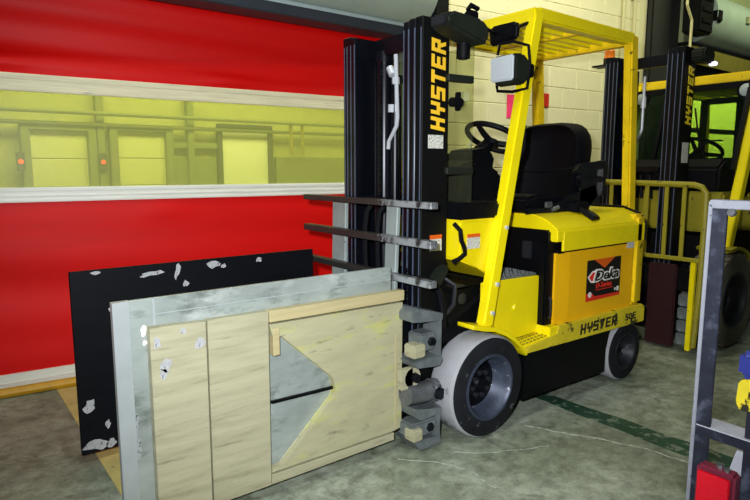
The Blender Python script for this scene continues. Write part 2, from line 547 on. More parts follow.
# floor markings and long cracks: thin worn paint layers lying on the slab
tp = MB()
for a, b_ in ((4.11, 3.3), (3.295, 2.3), (2.295, 1.2), (1.195, 0.2)):
    tp.box(0.575 + random.uniform(-.004, .004), 0.735, b_, a, 0.0002, 0.003)
lab(link('floor_tape', tp, 'tape', fl_, smooth=0), 'worn yellow line taped on the concrete beside the door')
gl_ = MB()
pts = []
ys = [2.9, 2.6, 2.35, 2.07, 1.85, 1.6, 1.4, 1.25, 1.05, 0.8, 0.5]
L1 = [(2.885 + random.uniform(-.012, .012) - 0.02 * (2.0 - y), y) for y in ys]
L2 = [(3.0 + random.uniform(-.012, .012) + 0.03 * (2.0 - y), y) for y in ys]
gl_.prism(L1 + L2[::-1], 'Z', 0.0002, 0.0025)
lab(link('floor_stripe', gl_, 'green_line', fl_, smooth=0), 'worn dark green stripe painted across the floor')
def crack(name, line, wid):
    mb = MB()
    A, B = [], []
    P = []
    for (x0, y0), (x1, y1) in zip(line[:-1], line[1:]):
        for k in range(6):
            t = k / 6
            P.append((x0 + (x1 - x0) * t + random.uniform(-.006, .006), y0 + (y1 - y0) * t + random.uniform(-.006, .006)))
    P.append(line[-1])
    for i, p in enumerate(P):
        q = P[min(i + 1, len(P) - 1)]
        o_ = P[max(i - 1, 0)]
        d = Vector((q[0] - o_[0], q[1] - o_[1], 0)).normalized()
        s = Vector((-d.y, d.x, 0)) * wid * random.uniform(0.35, 1.0) / 2
        A.append((p[0] + s.x, p[1] + s.y))
        B.append((p[0] - s.x, p[1] - s.y))
    mb.prism(A + B[::-1], 'Z', 0.0002, 0.0018)
    return link(name, mb, 'crack', fl_, smooth=0)
crack('floor_crack', [(2.52, 1.93), (2.62, 1.72), (2.70, 1.58), (2.78, 1.38), (2.80, 1.22), (2.84, 1.0)], 0.014)
crack('floor_crack', [(1.72, 2.06), (1.86, 1.93), (1.92, 1.78), (1.90, 1.6)], 0.008)
crack('floor_crack', [(1.98, 1.95), (2.15, 1.82), (2.42, 1.70)], 0.006)

# --- wall around the two doors
D1A, D1B = -0.75, 3.22      # door 1 opening
D2A, D2B = 7.32, 11.6       # door 2 opening
back = struct(link('wall_back', wbox(MB(), D1B, 6.56, -0.30, -0.0055, 0, 4.4), 'mortar', smooth=0, origin=(5, wy(5), 0)))
# every concrete block of that wall is a piece of its own
bw, bh, g = 0.4, 0.2, 0.007
def block_mesh(x0, x1):
    mb = MB()
    mb.box(x0, x1, -0.012, 0.0, -bh / 2 + g / 2, bh / 2 - g / 2, 0.004, 1)
    bmesh.ops.recalc_face_normals(mb.bm, faces=mb.bm.faces[:])
    me = bpy.data.meshes.new('block')
    mb.bm.to_mesh(me)
    mb.bm.free()
    me.materials.append(M['block'])
    return me
full = block_mesh(-bw / 2 + g / 2, bw / 2 - g / 2)
half = block_mesh(-bw / 4 + g / 2, bw / 4 - g / 2)
ang = math.atan(DS)
ux = math.cos(ang)
n_cols = 9
for r in range(17):
    x = D1B + 0.03
    z = 0.1 + r * bh
    run = 0.0
    items = [(bw, full)] * 8 if r % 2 == 0 else [(bw / 2, half)] + [(bw, full)] * 7 + [(bw / 2, half)]
    for wd, me in items:
        xm = x + (run + wd / 2) * ux
        run += wd
        o = bpy.data.objects.new('block', me)
        COL.objects.link(o)
        o.parent = back
        o.location = Vector(wp(xm, -0.0125 + random.uniform(-0.0008, 0.0008), z)) - ORG[back.name]
        o.rotation_euler = (0, 0, ang)
# wall above and left of door 1
struct(link('wall_left', wbox(MB(), -5, D1A, -0.30, 0.0, 0, 4.4), 'plaster', smooth=0))
tr = MB()
wbox(tr, D1A, D1B, -0.30, -0.01, 2.75, 4.4)
struct(link('wall_over_door', tr, 'plaster', smooth=0)).name = 'trim_1'
tr = MB()
wbox(tr, D2A, D2B, -0.30, -0.01, 2.72, 4.4)
struct(link('trim_2', tr, 'column_grey', smooth=0))
struct(link('wall_right', MB().box(15.0, 15.2, -4, 9, 0, 4.4), 'plaster', smooth=0))
tr = MB()
wbox(tr, D2B, 16, -0.30, 0.0, 0, 4.4)
struct(link('wall_right_back', tr, 'plaster', smooth=0)).name = 'wall_end'
# steel columns between the wall and the second door
cl = MB()
for a, b_ in ((0.0, 0.015), (0.06, 0.075)):
    wbox(cl, 6.55, 7.05, a, b_, 0, 4.4, 0.003)
wbox(cl, 6.55, 6.565, 0.0, 0.075, 0, 4.4)
wbox(cl, 7.035, 7.05, 0.0, 0.075, 0, 4.4)
struct(link('trim_3', cl, 'column_dark', smooth=0))
cl = MB()
wbox(cl, 7.06, 7.31, 0.0, 0.13, 0, 4.4, 0.008)
struct(link('trim_4', cl, 'column_grey', smooth=0))

# --- door 1: red roll-up door with a clear yellow strip
d1 = bpy.data.objects.new('door_1', None)
COL.objects.link(d1)
d1.location = (1.2, wy(1.2), 0)
ORG['door_1'] = Vector(d1.location)
struct(d1)
XA, XB = D1A + 0.02, D1B - 0.06
def curtain(z0, z1, seed, amp):
    mb = MB()
    nx, nz = 60, 26
    rnd = random.Random(seed)
    ph = [rnd.uniform(0, 6.28) for _ in range(6)]
    g_ = []
    for j in range(nz + 1):
        v = j / nz
        row = []
        for i in range(nx + 1):
            u = i / nx
            x = XA + (XB - XA) * u
            e = min(1.0, min(v, 1 - v) * 7)
            o_ = amp * e * (0.5 * math.sin(9 * v + ph[0] + 1.5 * math.sin(3 * u + ph[1])) + 0.35 * math.sin(19 * v + 4 * u + ph[2]) + 0.25 * math.sin(11 * u + ph[3] + 3 * v))
            # pinched puckers hanging along the seam
            o_ += amp * 0.9 * math.exp(-((v - (0.10 if seed == 1 else 0.93)) / 0.05) ** 2) * max(0, math.sin(17 * u + ph[4])) ** 3
            row.append(mb.bm.verts.new(wp(x, 0.0 + o_, z0 + (z1 - z0) * v)))
        g_.append(row)
    for j in range(nz):
        for i in range(nx):
            mb.bm.faces.new((g_[j][i], g_[j][i + 1], g_[j + 1][i + 1], g_[j + 1][i]))
    ret = bmesh.ops.extrude_face_region(mb.bm, geom=mb.bm.faces[:])
    vs = [v for v in ret['geom'] if isinstance(v, bmesh.types.BMVert)]
    bmesh.ops.translate(mb.bm, verts=vs, vec=(0.0003, 0.003, 0))
    return mb
link('curtain_panel', curtain(1.94, 2.66, 1, 0.034), 'red', d1, smooth=60)
link('curtain_panel', curtain(0.125, 1.20, 2, 0.014), 'red', d1, smooth=60)
def stripe(z0, z1, name, m, lips):
    mb = MB()
    wbox(mb, XA, XB, -0.01, 0.016, z0, z1, 0.004)
    for a, b_ in lips:
        wbox(mb, XA, XB, 0.016, 0.024, a, b_, 0.003)
    return link(name, mb, m, d1)
stripe(1.853, 1.957, 'rail_bar', 'cream_bar', [(1.856, 1.873), (1.923, 1.950)])
stripe(1.192, 1.282, 'rail_bar', 'white_bar', [(1.196, 1.210), (1.226, 1.238), (1.259, 1.278)])
stripe(0.05, 0.132, 'bottom_bar', 'white_bar', [(0.075, 0.088)])
pv = MB()
wbox(pv, XA, XB, -0.004, 0.0, 1.280, 1.855)
link('clear_strip', pv, 'pvc', d1, smooth=0)
tb = MB()
tb.tube([wp(XA, 0.05, 0.031), wp(1.2, 0.05, 0.031), wp(XB, 0.05, 0.031)], 0.030, 12)
lab(link('edge_tube', tb, 'yellow_tube', d1), 'yellow padded bottom edge of the red door')
for x in (D1A - 0.05, D1B - 0.03):
    jb = MB()
    wbox(jb, x - 0.03, x + 0.09, -0.05, 0.10, 0, 2.6, 0.006)
    link('side_guide', jb, 'grey_plate', d1)
# hood: a sheet-metal roll cover with a light seam and a dark lip
# (its drum hangs square to the trucks, so its back runs closer to the wall on the right)
HX0, HX1 = -0.8, 3.27
def yprism(prof, x0, x1, bev=0.0):
    return MB().prism(prof, 'X', x0, x1, bev)
hc, hr_ = (3.74, 2.80), 0.30
prof = [(hc[0] - hr_ * math.cos(rad(a)), hc[1] - hr_ * math.sin(rad(a))) for a in range(-100, 79, 10)]
prof = [(hc[0] - hr_ * math.cos(rad(a)), hc[1] - hr_ * math.sin(rad(a))) for a in range(0, 360, 10)]
link('hood', yprism(prof, HX0, HX1), 'hood', d1, smooth=40)
link('hood_seam', yprism([(3.634, 2.512), (3.638, 2.488), (3.70, 2.484), (3.70, 2.506)], HX0, HX1 - 0.02), 'hood_light', d1, smooth=0)
link('hood_lip', yprism([(3.642, 2.488), (3.654, 2.428), (3.665, 2.420), (3.84, 2.420), (3.84, 2.52)], HX0, HX1 - 0.05), 'hood_dark', d1, smooth=0)
lab(link('end_bracket', MB().box(HX1 + 0.005, HX1 + 0.16, 3.50, 3.86, 2.55, 3.0, 0.01), 'dark', d1), 'black drive bracket at the end of the grey door hood')

# --- door 2 (far right)
d2 = bpy.data.objects.new('door_2', None)
COL.objects.link(d2)
d2.location = (9.5, wy(9.5), 0)
ORG['door_2'] = Vector(d2.location)
struct(d2)
mb = MB()
wbox(mb, D2A, D2B, -0.012, 0.0, 0.05, 1.44)
link('curtain_panel', mb, 'column_dark', d2, smooth=0)
mb = MB()
wbox(mb, D2A, D2B, -0.012, 0.0, 2.25, 2.75)
link('curtain_panel', mb, 'column_dark', d2, smooth=0)
mb = MB()
wbox(mb, D2A, D2B, -0.004, 0.0, 1.44, 2.25)
link('clear_strip', mb, 'pvc', d2, smooth=0)
mb = MB()
wbox(mb, D2A, D2B, -0.01, 0.02, 1.83, 1.89, 0.004)
link('rail_bar', mb, 'column_dark', d2, smooth=0)
hc2, hr2 = (3.40, 3.12), 0.29
H2 = [(hc2[0] - hr2 * math.cos(rad(a)), hc2[1] - hr2 * math.sin(rad(a))) for a in range(-100, 81, 10)] + [(3.46, 2.83), (3.46, 3.40)]
link('hood', yprism(H2, 7.21, 11.5), 'hood', d2, smooth=40)
link('hood_lip', yprism([(3.32, 2.825), (3.325, 2.785), (3.46, 2.785), (3.46, 2.828)], 7.05, 11.5), 'dark', d2, smooth=0)
link('hood_shelf', yprism([(3.325, 2.785), (3.345, 2.60), (3.36, 2.60), (3.36, 2.785)], 7.05, 11.5), 'hood_olive', d2, smooth=0)
mo = MB().box(6.86, 7.20, 3.15, 3.34, 2.88, 3.55, 0.02)
mt = lab(link('drive_motor', mo, 'dark', d2), 'black motor box on the end of the second door hood')
link('motor_gear', MB().box(7.205, 7.32, 3.10, 3.20, 3.02, 3.16, 0.015), 'dark', mt)
for zz in (2.98, 3.10, 3.22, 3.34):
    link('motor_rib', MB().box(6.92, 7.14, 3.135, 3.15, zz, zz + 0.05, 0.005), 'plastic', mt)
link('sensor_box', MB().box(7.95, 8.05, 3.085, 3.13, 3.10, 3.18, 0.006), 'column_grey', d2)
mb = MB()
mb.tube([(6.36, 3.06, 3.9), (6.38, 3.06, 3.05), (6.50, 3.06, 2.92), (6.50, 3.06, 2.3)], 0.014, 8)
lab(link('door_conduit', mb, 'pipe', d2), 'pale conduit running down past the motor')

# --- the room beyond the clear strip
wb = struct(link('wall_beyond', MB().box(-5, 15.2, 9.0, 9.2, 0, 4.4), 'plaster_far', smooth=0))
wb.name = 'wall_far'
for i, (a, b_, zt) in enumerate(((1.17, 1.86, 1.9), (2.25, 2.92, 1.92), (-0.6, 0.35, 1.9))):
    dk = bpy.data.objects.new('door_%d' % (i + 3), None)
    COL.objects.link(dk)
    dk.location = ((a + b_) / 2, 8.99, 0)
    ORG[dk.name] = Vector(dk.location)
    struct(dk)
    zz = 0.0
    for k in range(5):
        link('door_panel', MB().box(a, b_, 8.93, 8.985, zz + 0.004, zz + zt / 5 - 0.004, 0.008, 1), 'dock', dk)
        zz += zt / 5
    link('door_seal', MB().box(a - 0.11, a, 8.86, 8.99, 0, zt + 0.08, 0.01).box(b_, b_ + 0.11, 8.86, 8.99, 0, zt + 0.08, 0.01).box(a, b_, 8.86, 8.99, zt, zt + 0.08), 'dock_dark', dk)
mb = MB().box(3.80, 4.62, 8.94, 8.98, 0.02, 2.0, 0.01)
dw = struct(link('door_6', mb, 'white', smooth=30))
fr = MB()
fr.bar((3.77, 8.93, 0), (3.77, 8.93, 2.02), 0.08, 0.09, (0, 1, 0), 0.01)
fr.bar((4.65, 8.93, 0), (4.65, 8.93, 2.02), 0.08, 0.09, (0, 1, 0), 0.01)
fr.bar((3.73, 8.93, 2.05), (4.69, 8.93, 2.05), 0.09, 0.08, (0, 0, 1), 0.02)
link('door_frame', fr, 'frame_dark', dw)
bm_ = thing('pipe_run', (3, 8.8, 1.98), 'horizontal pipes along the far wall seen through the yellow strip', 'pipe')
for z, y_ in ((2.13, 8.75), (1.985, 8.85)):
    link('pipe', MB().tube([(-3, y_, z), (3, y_, z), (11, y_, z)], 0.028, 8), 'dock_dark', bm_)
for x in (4.98, 5.20):
    link('pipe_drop', MB().tube([(x, 8.80, 2.13), (x, 8.8, 1.62)], 0.03, 8), 'old_yellow', bm_)
for x in (0.45, 2.03, 3.3):
    link('pipe_hanger', MB().box(x - 0.05, x + 0.05, 8.86, 8.98, 1.0, 2.45, 0.01), 'dock_dark', bm_)
struct(link('trim_5', MB().box(4.75, 11, 8.90, 8.99, 0, 1.58, 0.01), 'dock_dark', smooth=0))
struct(link('trim_6', MB().box(3.0, 3.72, 8.93, 8.99, 0, 1.55, 0.01).box(3.0, 3.72, 8.9, 8.99, 1.70, 1.78), 'dock_dark', smooth=0))
for x, lb in ((2.03, 'small red signal lamp between the two pale dock doors'), (1.04, 'small red signal lamp left of the first pale dock door')):
    sl = thing('signal_lamp', (x, 8.84, 1.48), lb, 'lamp')
    link('lamp_body', MB().box(x - 0.05, x + 0.05, 8.82, 8.86, 1.36, 1.6, 0.01), 'frame_dark', sl)
    link('lamp_lens', MB().lathe([(0, 0.0001), (0, 0.028), (-0.02, 0.024), (-0.03, 0.0001)], (x, 8.82, 1.48), 'Y', 12, False), 'red_glow', sl)

# --- small things on the block wall
def plate(name, x0, x1, z0, z1, m, label, cat, thick=0.008):
    mb = MB()
    wbox(mb, x0, x1, 0.002, 0.002 + thick, z0, z1, 0.002)
    return tag(link(name, mb, m, smooth=0), label, cat)
plate('paper_notice', 4.47, 4.615, 1.87, 2.09, 'pink', 'bright pink paper notice taped to the block wall', 'notice', 0.004)
plate('wall_sign', 4.945, 5.035, 2.0, 2.13, 'red_sign', 'small red sign on the block wall beside the guard post', 'sign')
plate('socket_box', 3.90, 3.97, 1.99, 2.075, 'white', 'small white box on the block wall above the steering wheel', 'box', 0.04)
hk = MB()
hk.tube([wp(3.99, 0.03, 1.49), wp(3.99, 0.03, 1.60), wp(4.005, 0.05, 1.635), wp(4.04, 0.05, 1.65), wp(4.08, 0.05, 1.63), wp(4.09, 0.04, 1.58)], 0.02, 8)
tag(link('wall_hook', hk, 'white'), 'white curved hook on the block wall left of the steering wheel', 'hook')
for a, nm in ((6.10, 'left'), (6.29, 'right')):
    cd = MB()
    cd.tube([wp(a, 0.03, 1.9), wp(a, 0.03, 3.0), wp(a, 0.03, 4.3)], 0.018, 8)
    t = tag(link('conduit', cd, 'pipe'), 'pale vertical conduit on the block wall, %s one of the pair above the guard' % nm, 'pipe', 'conduits on the block wall')
    for z in (2.4, 3.2):
        cs = MB()
        wbox(cs, a - 0.045, a + 0.045, 0.0, 0.012, z, z + 0.03)
        link('pipe_clip', cs, 'pipe', t, smooth=0)

# ------------------------------------------------------------------ truck building blocks
def wheel(root, name, x, yf, r, wd, side, tread_m='tread', rim_r=0.60, rim_m='rim', lug=False, nuts=8):
    """side=-1: outer face looks to -Y at yf; side=+1: mirrored"""
    s = -side
    y = yf
    mb = MB()
    ri = r * rim_r
    prof = [(0.000, ri), (0.004 * 1, ri + 0.01), (0.0, r - 0.03), (0.006, r - 0.012), (0.02, r), (wd - 0.02, r), (wd - 0.006, r - 0.012), (wd, r - 0.03), (wd, ri), ]
    mb.lathe([(t * s, q) for t, q in prof[0:4]] + [((wd * 0.5) * s, r - 0.012), ((wd - 0.006) * s, r - 0.012), (wd * s, r - 0.03), (wd * s, ri)], (x, y, r), 'Y', 56)
    if lug:
        for k in range(22):
            q0 = 2 * math.pi * k / 22
            for half_, off in ((0, 0.0), (1, math.pi / 22)):
                q = q0 + off
                cx, cz = math.cos(q), math.sin(q)
                y0, y1 = (y + s * 0.01, y + s * wd * 0.5) if half_ == 0 else (y + s * wd * 0.5, y + s * (wd - 0.01))
                p0 = (x + cx * (r - 0.02), y0, r + cz * (r - 0.02))
                p1 = (x + math.cos(q + 0.14 * (1 if half_ else -1) * -1) * (r - 0.02), y1, r + math.sin(q + 0.14 * (1 if half_ else -1) * -1) * (r - 0.02))
                mb.bar(p0, p1, 0.045, 0.04, (cx, 0, cz))
    t = link(name, mb, 'lugged' if lug else 'tyre', root, smooth=40)
    if not lug:
        tr_ = MB()
        tr_.lathe([(0.010 * s, r - 0.014), (0.016 * s, r - 0.004), (0.03 * s, r), ((wd - 0.03) * s, r), ((wd - 0.01) * s, r - 0.01), (wd * 0.5 * s, r - 0.02)], (x, y, r), 'Y', 56)
        lab(link('tread', tr_, tread_m, t, smooth=50), 'dusty pale grey smooth tread')
    rm = MB()
    rm.lathe([(-0.004 * s, ri + 0.012), (-0.004 * s, ri), (0.01 * s, ri - 0.012), (wd * 0.55 * s, ri - 0.035), (wd * 0.62 * s, ri - 0.05), (wd * 0.75 * s, ri - 0.05), (wd * 0.75 * s, ri + 0.004), (0.004 * s, ri + 0.012)], (x, y, r), 'Y', 48)
    link('rim', rm, rim_m, t, smooth=40)
    hb = MB()
    hb.lathe([(wd * 0.32 * s, 0.0001), (wd * 0.32 * s, r * 0.12), (wd * 0.40 * s, r * 0.16), (wd * 0.40 * s, r * 0.30), (wd * 0.50 * s, r * 0.38), (wd * 0.54 * s, ri - 0.03), (wd * 0.7 * s, ri - 0.04), (wd * 0.7 * s, 0.0001)], (x, y, r), 'Y', 32, False)
    link('wheel_disc', hb, 'hub', t, smooth=40)
    nut0 = None
    for k in range(nuts):
        q = 2 * math.pi * k / nuts + 0.2
        c = (x + math.cos(q) * r * 0.235, y + wd * 0.39 * s, r + math.sin(q) * r * 0.235)
        if nut0 is None:
            nut0 = link('wheel_nut', MB().lathe([(0.02 * s, 0.0001), (0.02 * s, 0.016), (-0.012 * s, 0.014), (-0.014 * s, 0.0001)], c, 'Y', 6, False), 'cast_dark', t, smooth=0)
            d0 = ORG[nut0.name] - Vector(c)
        else:
            twin(nut0, t, Vector(c) + d0)
    return t

def channel(root, name, x0, x1, ya, yb, z0, z1, m, t=0.016, kind='C', inward=1):
    """vertical rail. C: web at ya with flanges to yb; I: web in the middle"""
    mb = MB()
    lo, hi = min(ya, yb), max(ya, yb)
    if kind == 'C':
        if ya < yb:
            prof = [(x0, ya), (x1, ya), (x1, yb), (x1 - t, yb), (x1 - t, ya + t), (x0 + t, ya + t), (x0 + t, yb), (x0, yb)]
        else:
            prof = [(x0, ya), (x0, yb), (x0 + t, yb), (x0 + t, ya - t), (x1 - t, ya - t), (x1 - t, yb), (x1, yb), (x1, ya)]
    else:
        c = (lo + hi) / 2
        prof = [(x0, lo), (x0 + t, lo), (x0 + t, c - t / 2), (x1 - t, c - t / 2), (x1 - t, lo), (x1, lo), (x1, hi), (x1 - t, hi), (x1 - t, c + t / 2), (x0 + t, c + t / 2), (x0 + t, hi), (x0, hi)]
    mb.prism(prof, 'Z', z0, z1, 0.003, 1)
    return link(name, mb, m, root, smooth=25)

def chain(root, x, y, z0, z1, step=0.022):
    mb = MB()
    z = z0
    k = 0
    while z < z1:
        if k % 2:
            mb.box(x - 0.004, x + 0.004, y - 0.011, y + 0.011, z, z + step * 0.92)
        else:
            mb.box(x - 0.009, x + 0.009, y - 0.004, y + 0.004, z, z + step * 1.1)
            mb.box(x - 0.006, x + 0.006, y - 0.013, y + 0.013, z + step * 0.3, z + step * 0.6)
        z += step
        k += 1
    o = link('lift_chain', mb, 'mast_black', root, smooth=0)
    return o

def mast(root, X, yn, yf, zt, zb=0.08, D=0.178):
    """three nested pairs of rails, crossbars, cylinders and chains"""
    out = []
    strip = None
    for s, ye in ((1, yn), (-1, yf)):
        out.append(channel(root, 'outer_mast_rail', X + 0.012, X + D + 0.012, ye, ye + s * 0.055, zb, zt, 'mast_side' if s == 1 else 'mast_black'))
        channel(root, 'middle_mast_rail', X + 0.004, X + D, ye + s * 0.044, ye + s * 0.092, zb + 0.04, zt - 0.004, 'mast_black', kind='I')
        for dy, xs in ((0.012, X + 0.0105), (0.049, X + 0.0025), (0.089, X - 0.0015), (0.123, X - 0.0015)):
            st_ = link('running_highlight', MB().box(xs, xs + 0.003, ye + s * dy - 0.003, ye + s * dy + 0.003, zb + 0.1, zt - 0.05), 'edge_highlight', root, smooth=0)  # thin strips painting the highlight lines along worn running edges
        channel(root, 'inner_mast_rail', X, X + D - 0.01, ye + s * 0.084, ye + s * 0.128, zb + 0.08, zt - 0.012, 'mast_black', kind='I')
    for z, xx in ((zt - 0.07, X + 0.10), (zb + 0.5, X + 0.12), (zb + 0.06, X + 0.10)):
        link('mast_crossbar', MB().box(xx, xx + 0.03, yn + 0.02, yf - 0.02, z - 0.045, z + 0.045, 0.006), 'mast_black', root)
    return out

# ------------------------------------------------------------------ truck 1: the forklift with the carton clamp
TR = thing('forklift', (2.95, 2.49, 0.0), 'bright yellow electric forklift with black seat and carton clamp pads, in the foreground', 'forklift')
rails = mast(TR, 1.922, 2.15, 2.812, 2.11)
near_rail = rails[0]
lab(near_rail, 'near outer mast rail carrying the yellow lettering')
block_text('HYSTER', (2.083, 2.1495, 1.578), (0, 0, 1), (-1, 0, 0), 0.0735, 0.092, near_rail, 'letter_yellow', 'mast_lettering', shear=0.16)
pl = link('capacity_plate', MB().box(1.975, 2.075, 2.1475, 2.150, 1.495, 1.560), 'sticker', near_rail, smooth=0)
ws = link('warning_sticker', MB().box(1.995, 2.075, 2.1475, 2.150, 0.985, 1.045), 'sticker', near_rail, smooth=0)
link('warning_band', MB().box(1.995, 2.075, 2.1470, 2.150, 1.045, 1.066), 'orange', near_rail, smooth=0)
link('rail_roller', MB().lathe([(0, 0.0001), (0, 0.03), (0.05, 0.03), (0.05, 0.0001)], (2.02, 2.25, 2.06), 'Y', 16, False), 'steel', TR)
# cylinders, hoses, pipes between the rails
link('lift_cylinder', MB().tube([(2.06, 2.60, 0.12), (2.06, 2.60, 1.96)], 0.050, 16).tube([(2.06, 2.60, 1.96), (2.06, 2.60, 2.02)], 0.06, 16), 'mast_black', TR)
link('lift_cylinder', MB().tube([(2.08, 2.52, 0.12), (2.08, 2.52, 1.85)], 0.030, 14).tube([(2.08, 2.52, 1.85), (2.08, 2.52, 1.89)], 0.037, 14), 'mast_black', TR)
link('piston_rod', MB().tube([(2.02, 2.455, 0.3), (2.02, 2.455, 1.80)], 0.018, 12).tube([(2.02, 2.455, 1.78), (2.02, 2.455, 1.84)], 0.026, 12), 'mast_black', TR)
link('silver_pipe', MB().tube([(2.0, 2.43, 1.98), (2.0, 2.425, 1.86), (2.0, 2.415, 1.66), (2.0, 2.42, 1.62), (2.0, 2.455, 1.575), (2.0, 2.485, 1.54), (2.0, 2.49, 1.50)], 0.011, 8)
     .tube([(2.0, 2.43, 1.865), (2.0, 2.43, 1.83)], 0.02, 8).tube([(2.0, 2.465, 1.69), (2.0, 2.465, 1.73)], 0.018, 8).tube([(2.0, 2.455, 1.88), (2.0, 2.48, 1.92)], 0.02, 8), 'chrome', TR)
chain(TR, 1.925, 2.49, 0.75, 1.20)
chain(TR, 1.95, 2.50, 1.25, 1.95)
chain(TR, 1.915, 2.24, 0.3, 0.88)
for y in (2.545, 2.435):
    s = 1 if y > 2.49 else -1
    link('hydraulic_hose', MB().tube([(1.93, y - 0.015, 1.215), (1.905, y + 0.006, 1.17), (1.895, y + 0.012, 1.08), (1.895, y + 0.012, 0.95), (1.90, y + 0.005, 0.80), (1.91, y, 0.62)], 0.016, 10), 'plastic', TR)
link('hose_bracket', MB().box(1.90, 1.95, 2.42, 2.57, 1.215, 1.235, 0.004).tube([(1.925, 2.40, 1.235), (1.925, 2.59, 1.235)], 0.014, 10), 'mast_black', TR)
# carriage: grey uprights and three cross bars
for y0, y1, lean in ((2.670, 2.80, 0.025), (2.222, 2.31, 0.035)):
    mb = MB()
    mb.prism([(y0 - lean * 0, 1.235), (y1 - lean * 0, 1.235), (y1 + lean, 0.55), (y0 + lean, 0.55)], 'X', 1.845, 1.868, 0.004, 1)
    link('carriage_upright', mb, 'grey_plate', TR)
def bar_mat():
    """dark steel bars whose near third is scraped bright"""
    m = mat('scraped_dark_bar', (52, 50, 50), 0.45, metal=0.2, var=0.3, scale=10, stretch=(1, 0.3, 1), spot=(175, 180, 182), spot_thr=0.66, spot_scale=14)
    N, L = m.node_tree.nodes, m.node_tree.links
    b = N['Principled BSDF']
    src = b.inputs['Base Color'].links[0].from_socket
    tc = N.new('ShaderNodeTexCoord')
    sp = N.new('ShaderNodeSeparateXYZ')
    L.new(tc.outputs['Object'], sp.inputs[0])
    n = N.new('ShaderNodeTexNoise')
    n.inputs['Scale'].default_value = 30
    L.new(tc.outputs['Object'], n.inputs['Vector'])
    ad = N.new('ShaderNodeMath')
    ad.operation = 'MULTIPLY_ADD'
    L.new(n.outputs['Fac'], ad.inputs[0])
    ad.inputs[1].default_value = 0.5
    L.new(sp.outputs['Y'], ad.inputs[2])
    r = N.new('ShaderNodeValToRGB')
    r.color_ramp.elements[0].position = 0.03
    r.color_ramp.elements[0].color = (1, 1, 1, 1)
    r.color_ramp.elements[1].position = 0.10
    r.color_ramp.elements[1].color = (0, 0, 0, 1)
    L.new(ad.outputs[0], r.inputs[0])
    mx = N.new('ShaderNodeMix')
    mx.data_type = 'RGBA'
    n3 = N.new('ShaderNodeTexNoise')
    n3.inputs['Scale'].default_value = 16
    n3.inputs['Detail'].default_value = 6
    L.new(tc.outputs['Object'], n3.inputs['Vector'])
    r3 = N.new('ShaderNodeValToRGB')
    r3.color_ramp.elements[0].position = 0.40
    r3.color_ramp.elements[1].position = 0.56
    L.new(n3.outputs['Fac'], r3.inputs[0])
    mu = N.new('ShaderNodeMath')
    mu.operation = 'MULTIPLY'
    L.new(r.outputs[0], mu.inputs[0])
    L.new(r3.outputs[0], mu.inputs[1])
    L.new(mu.outputs[0], mx.inputs['Factor'])
    L.new(src, mx.inputs[6])
    mx.inputs[7].default_value = lin((150, 156, 160))
    L.new(mx.outputs[2], b.inputs['Base Color'])
    return m
M['bar'] = bar_mat()
for z, h_ in ((1.230, 0.030), (1.052, 0.036), (0.868, 0.032)):
    link('carriage_bar', MB().box(1.800, 1.845, 1.935, 3.05, z - h_ / 2, z + h_ / 2, 0.003, 1), 'bar', TR)
link('carriage_body', MB().box(1.86, 1.925, 2.22, 2.80, 0.12, 0.62, 0.01).box(1.80, 1.87, 2.22, 2.90, 0.46, 0.60, 0.006).box(1.80, 1.87, 2.22, 2.90, 0.14, 0.28, 0.006), 'dark', TR)
link('hydraulic_hose', MB().tube([(1.90, 2.20, 0.845), (1.93, 2.17, 0.85), (1.985, 2.125, 0.835), (2.02, 2.10, 0.78), (2.035, 2.09, 0.70), (2.03, 2.09, 0.60)], 0.020, 10), 'plastic', TR)
link('hose_clamp', MB().prism([(1.965, 0.83), (2.03, 0.90), (2.075, 0.915), (2.085, 0.88), (2.02, 0.80)], 'Y', 2.10, 2.148, 0.006), 'olive', TR)
# near clamp arm: stack of cast brackets, blocks and a cylinder
ca = MB()
ca.prism([(1.79, 0.715), (1.83, 0.735), (1.99, 0.690), (1.985, 0.655), (1.83, 0.668), (1.79, 0.672)], 'Y', 2.035, 2.19, 0.005)
ca.box(1.957, 1.985, 2.04, 2.19, 0.450, 0.675, 0.005)
ca.prism([(1.80, 0.475), (1.97, 0.485), (1.995, 0.455), (1.97, 0.425), (1.82, 0.440)], 'Y', 2.035, 2.19, 0.005)
arm = link('clamp_arm', ca, 'cast', TR)
link('clamp_block', MB().box(1.845, 1.945, 2.045, 2.14, 0.515, 0.605, 0.008), 'cast', arm)
link('clamp_bolt', MB().lathe([(0, 0.0001), (0, 0.024), (-0.016, 0.02), (-0.016, 0.0001)], (1.915, 2.045, 0.56), 'Y', 6, False), 'mast_black', arm, smooth=0)
link('wear_block', MB().box(1.785, 1.862, 2.02, 2.10, 0.497, 0.562, 0.008), 'wood', arm)
link('pivot_tab', MB().lathe([(0, 0.0001), (0, 0.05), (0.03, 0.05), (0.03, 0.0001)], (1.825, 2.075, 0.385), 'Y', 20, False).box(1.755, 1.825, 2.075, 2.105, 0.335, 0.435), 'wood', arm)
link('pivot_pin', MB().lathe([(0, 0.0001), (0, 0.026), (-0.025, 0.022), (-0.025, 0.0001)], (1.835, 2.075, 0.385), 'Y', 10, False), 'mast_black', arm, smooth=0)
lc = MB()
lc.tube([(1.79, 2.09, 0.30), (1.965, 2.09, 0.285)], 0.052, 18)
lc.tube([(1.955, 2.09, 0.286), (1.995, 2.09, 0.282)], 0.060, 18)
cyl_ = link('clamp_cylinder', lc, 'steel', TR, smooth=40)
link('cylinder_cap', MB().lathe([(0, 0.0001), (0, 0.034), (-0.016, 0.03), (-0.016, 0.0001)], (1.965, 2.035, 0.285), 'Y', 8, False), 'mast_black', cyl_, smooth=0)
cb = MB()
cb.prism([(1.80, 0.248), (1.83, 0.225), (2.0, 0.205), (2.0, 0.175), (1.86, 0.165), (1.82, 0.19)], 'Y', 2.04, 2.19, 0.006)
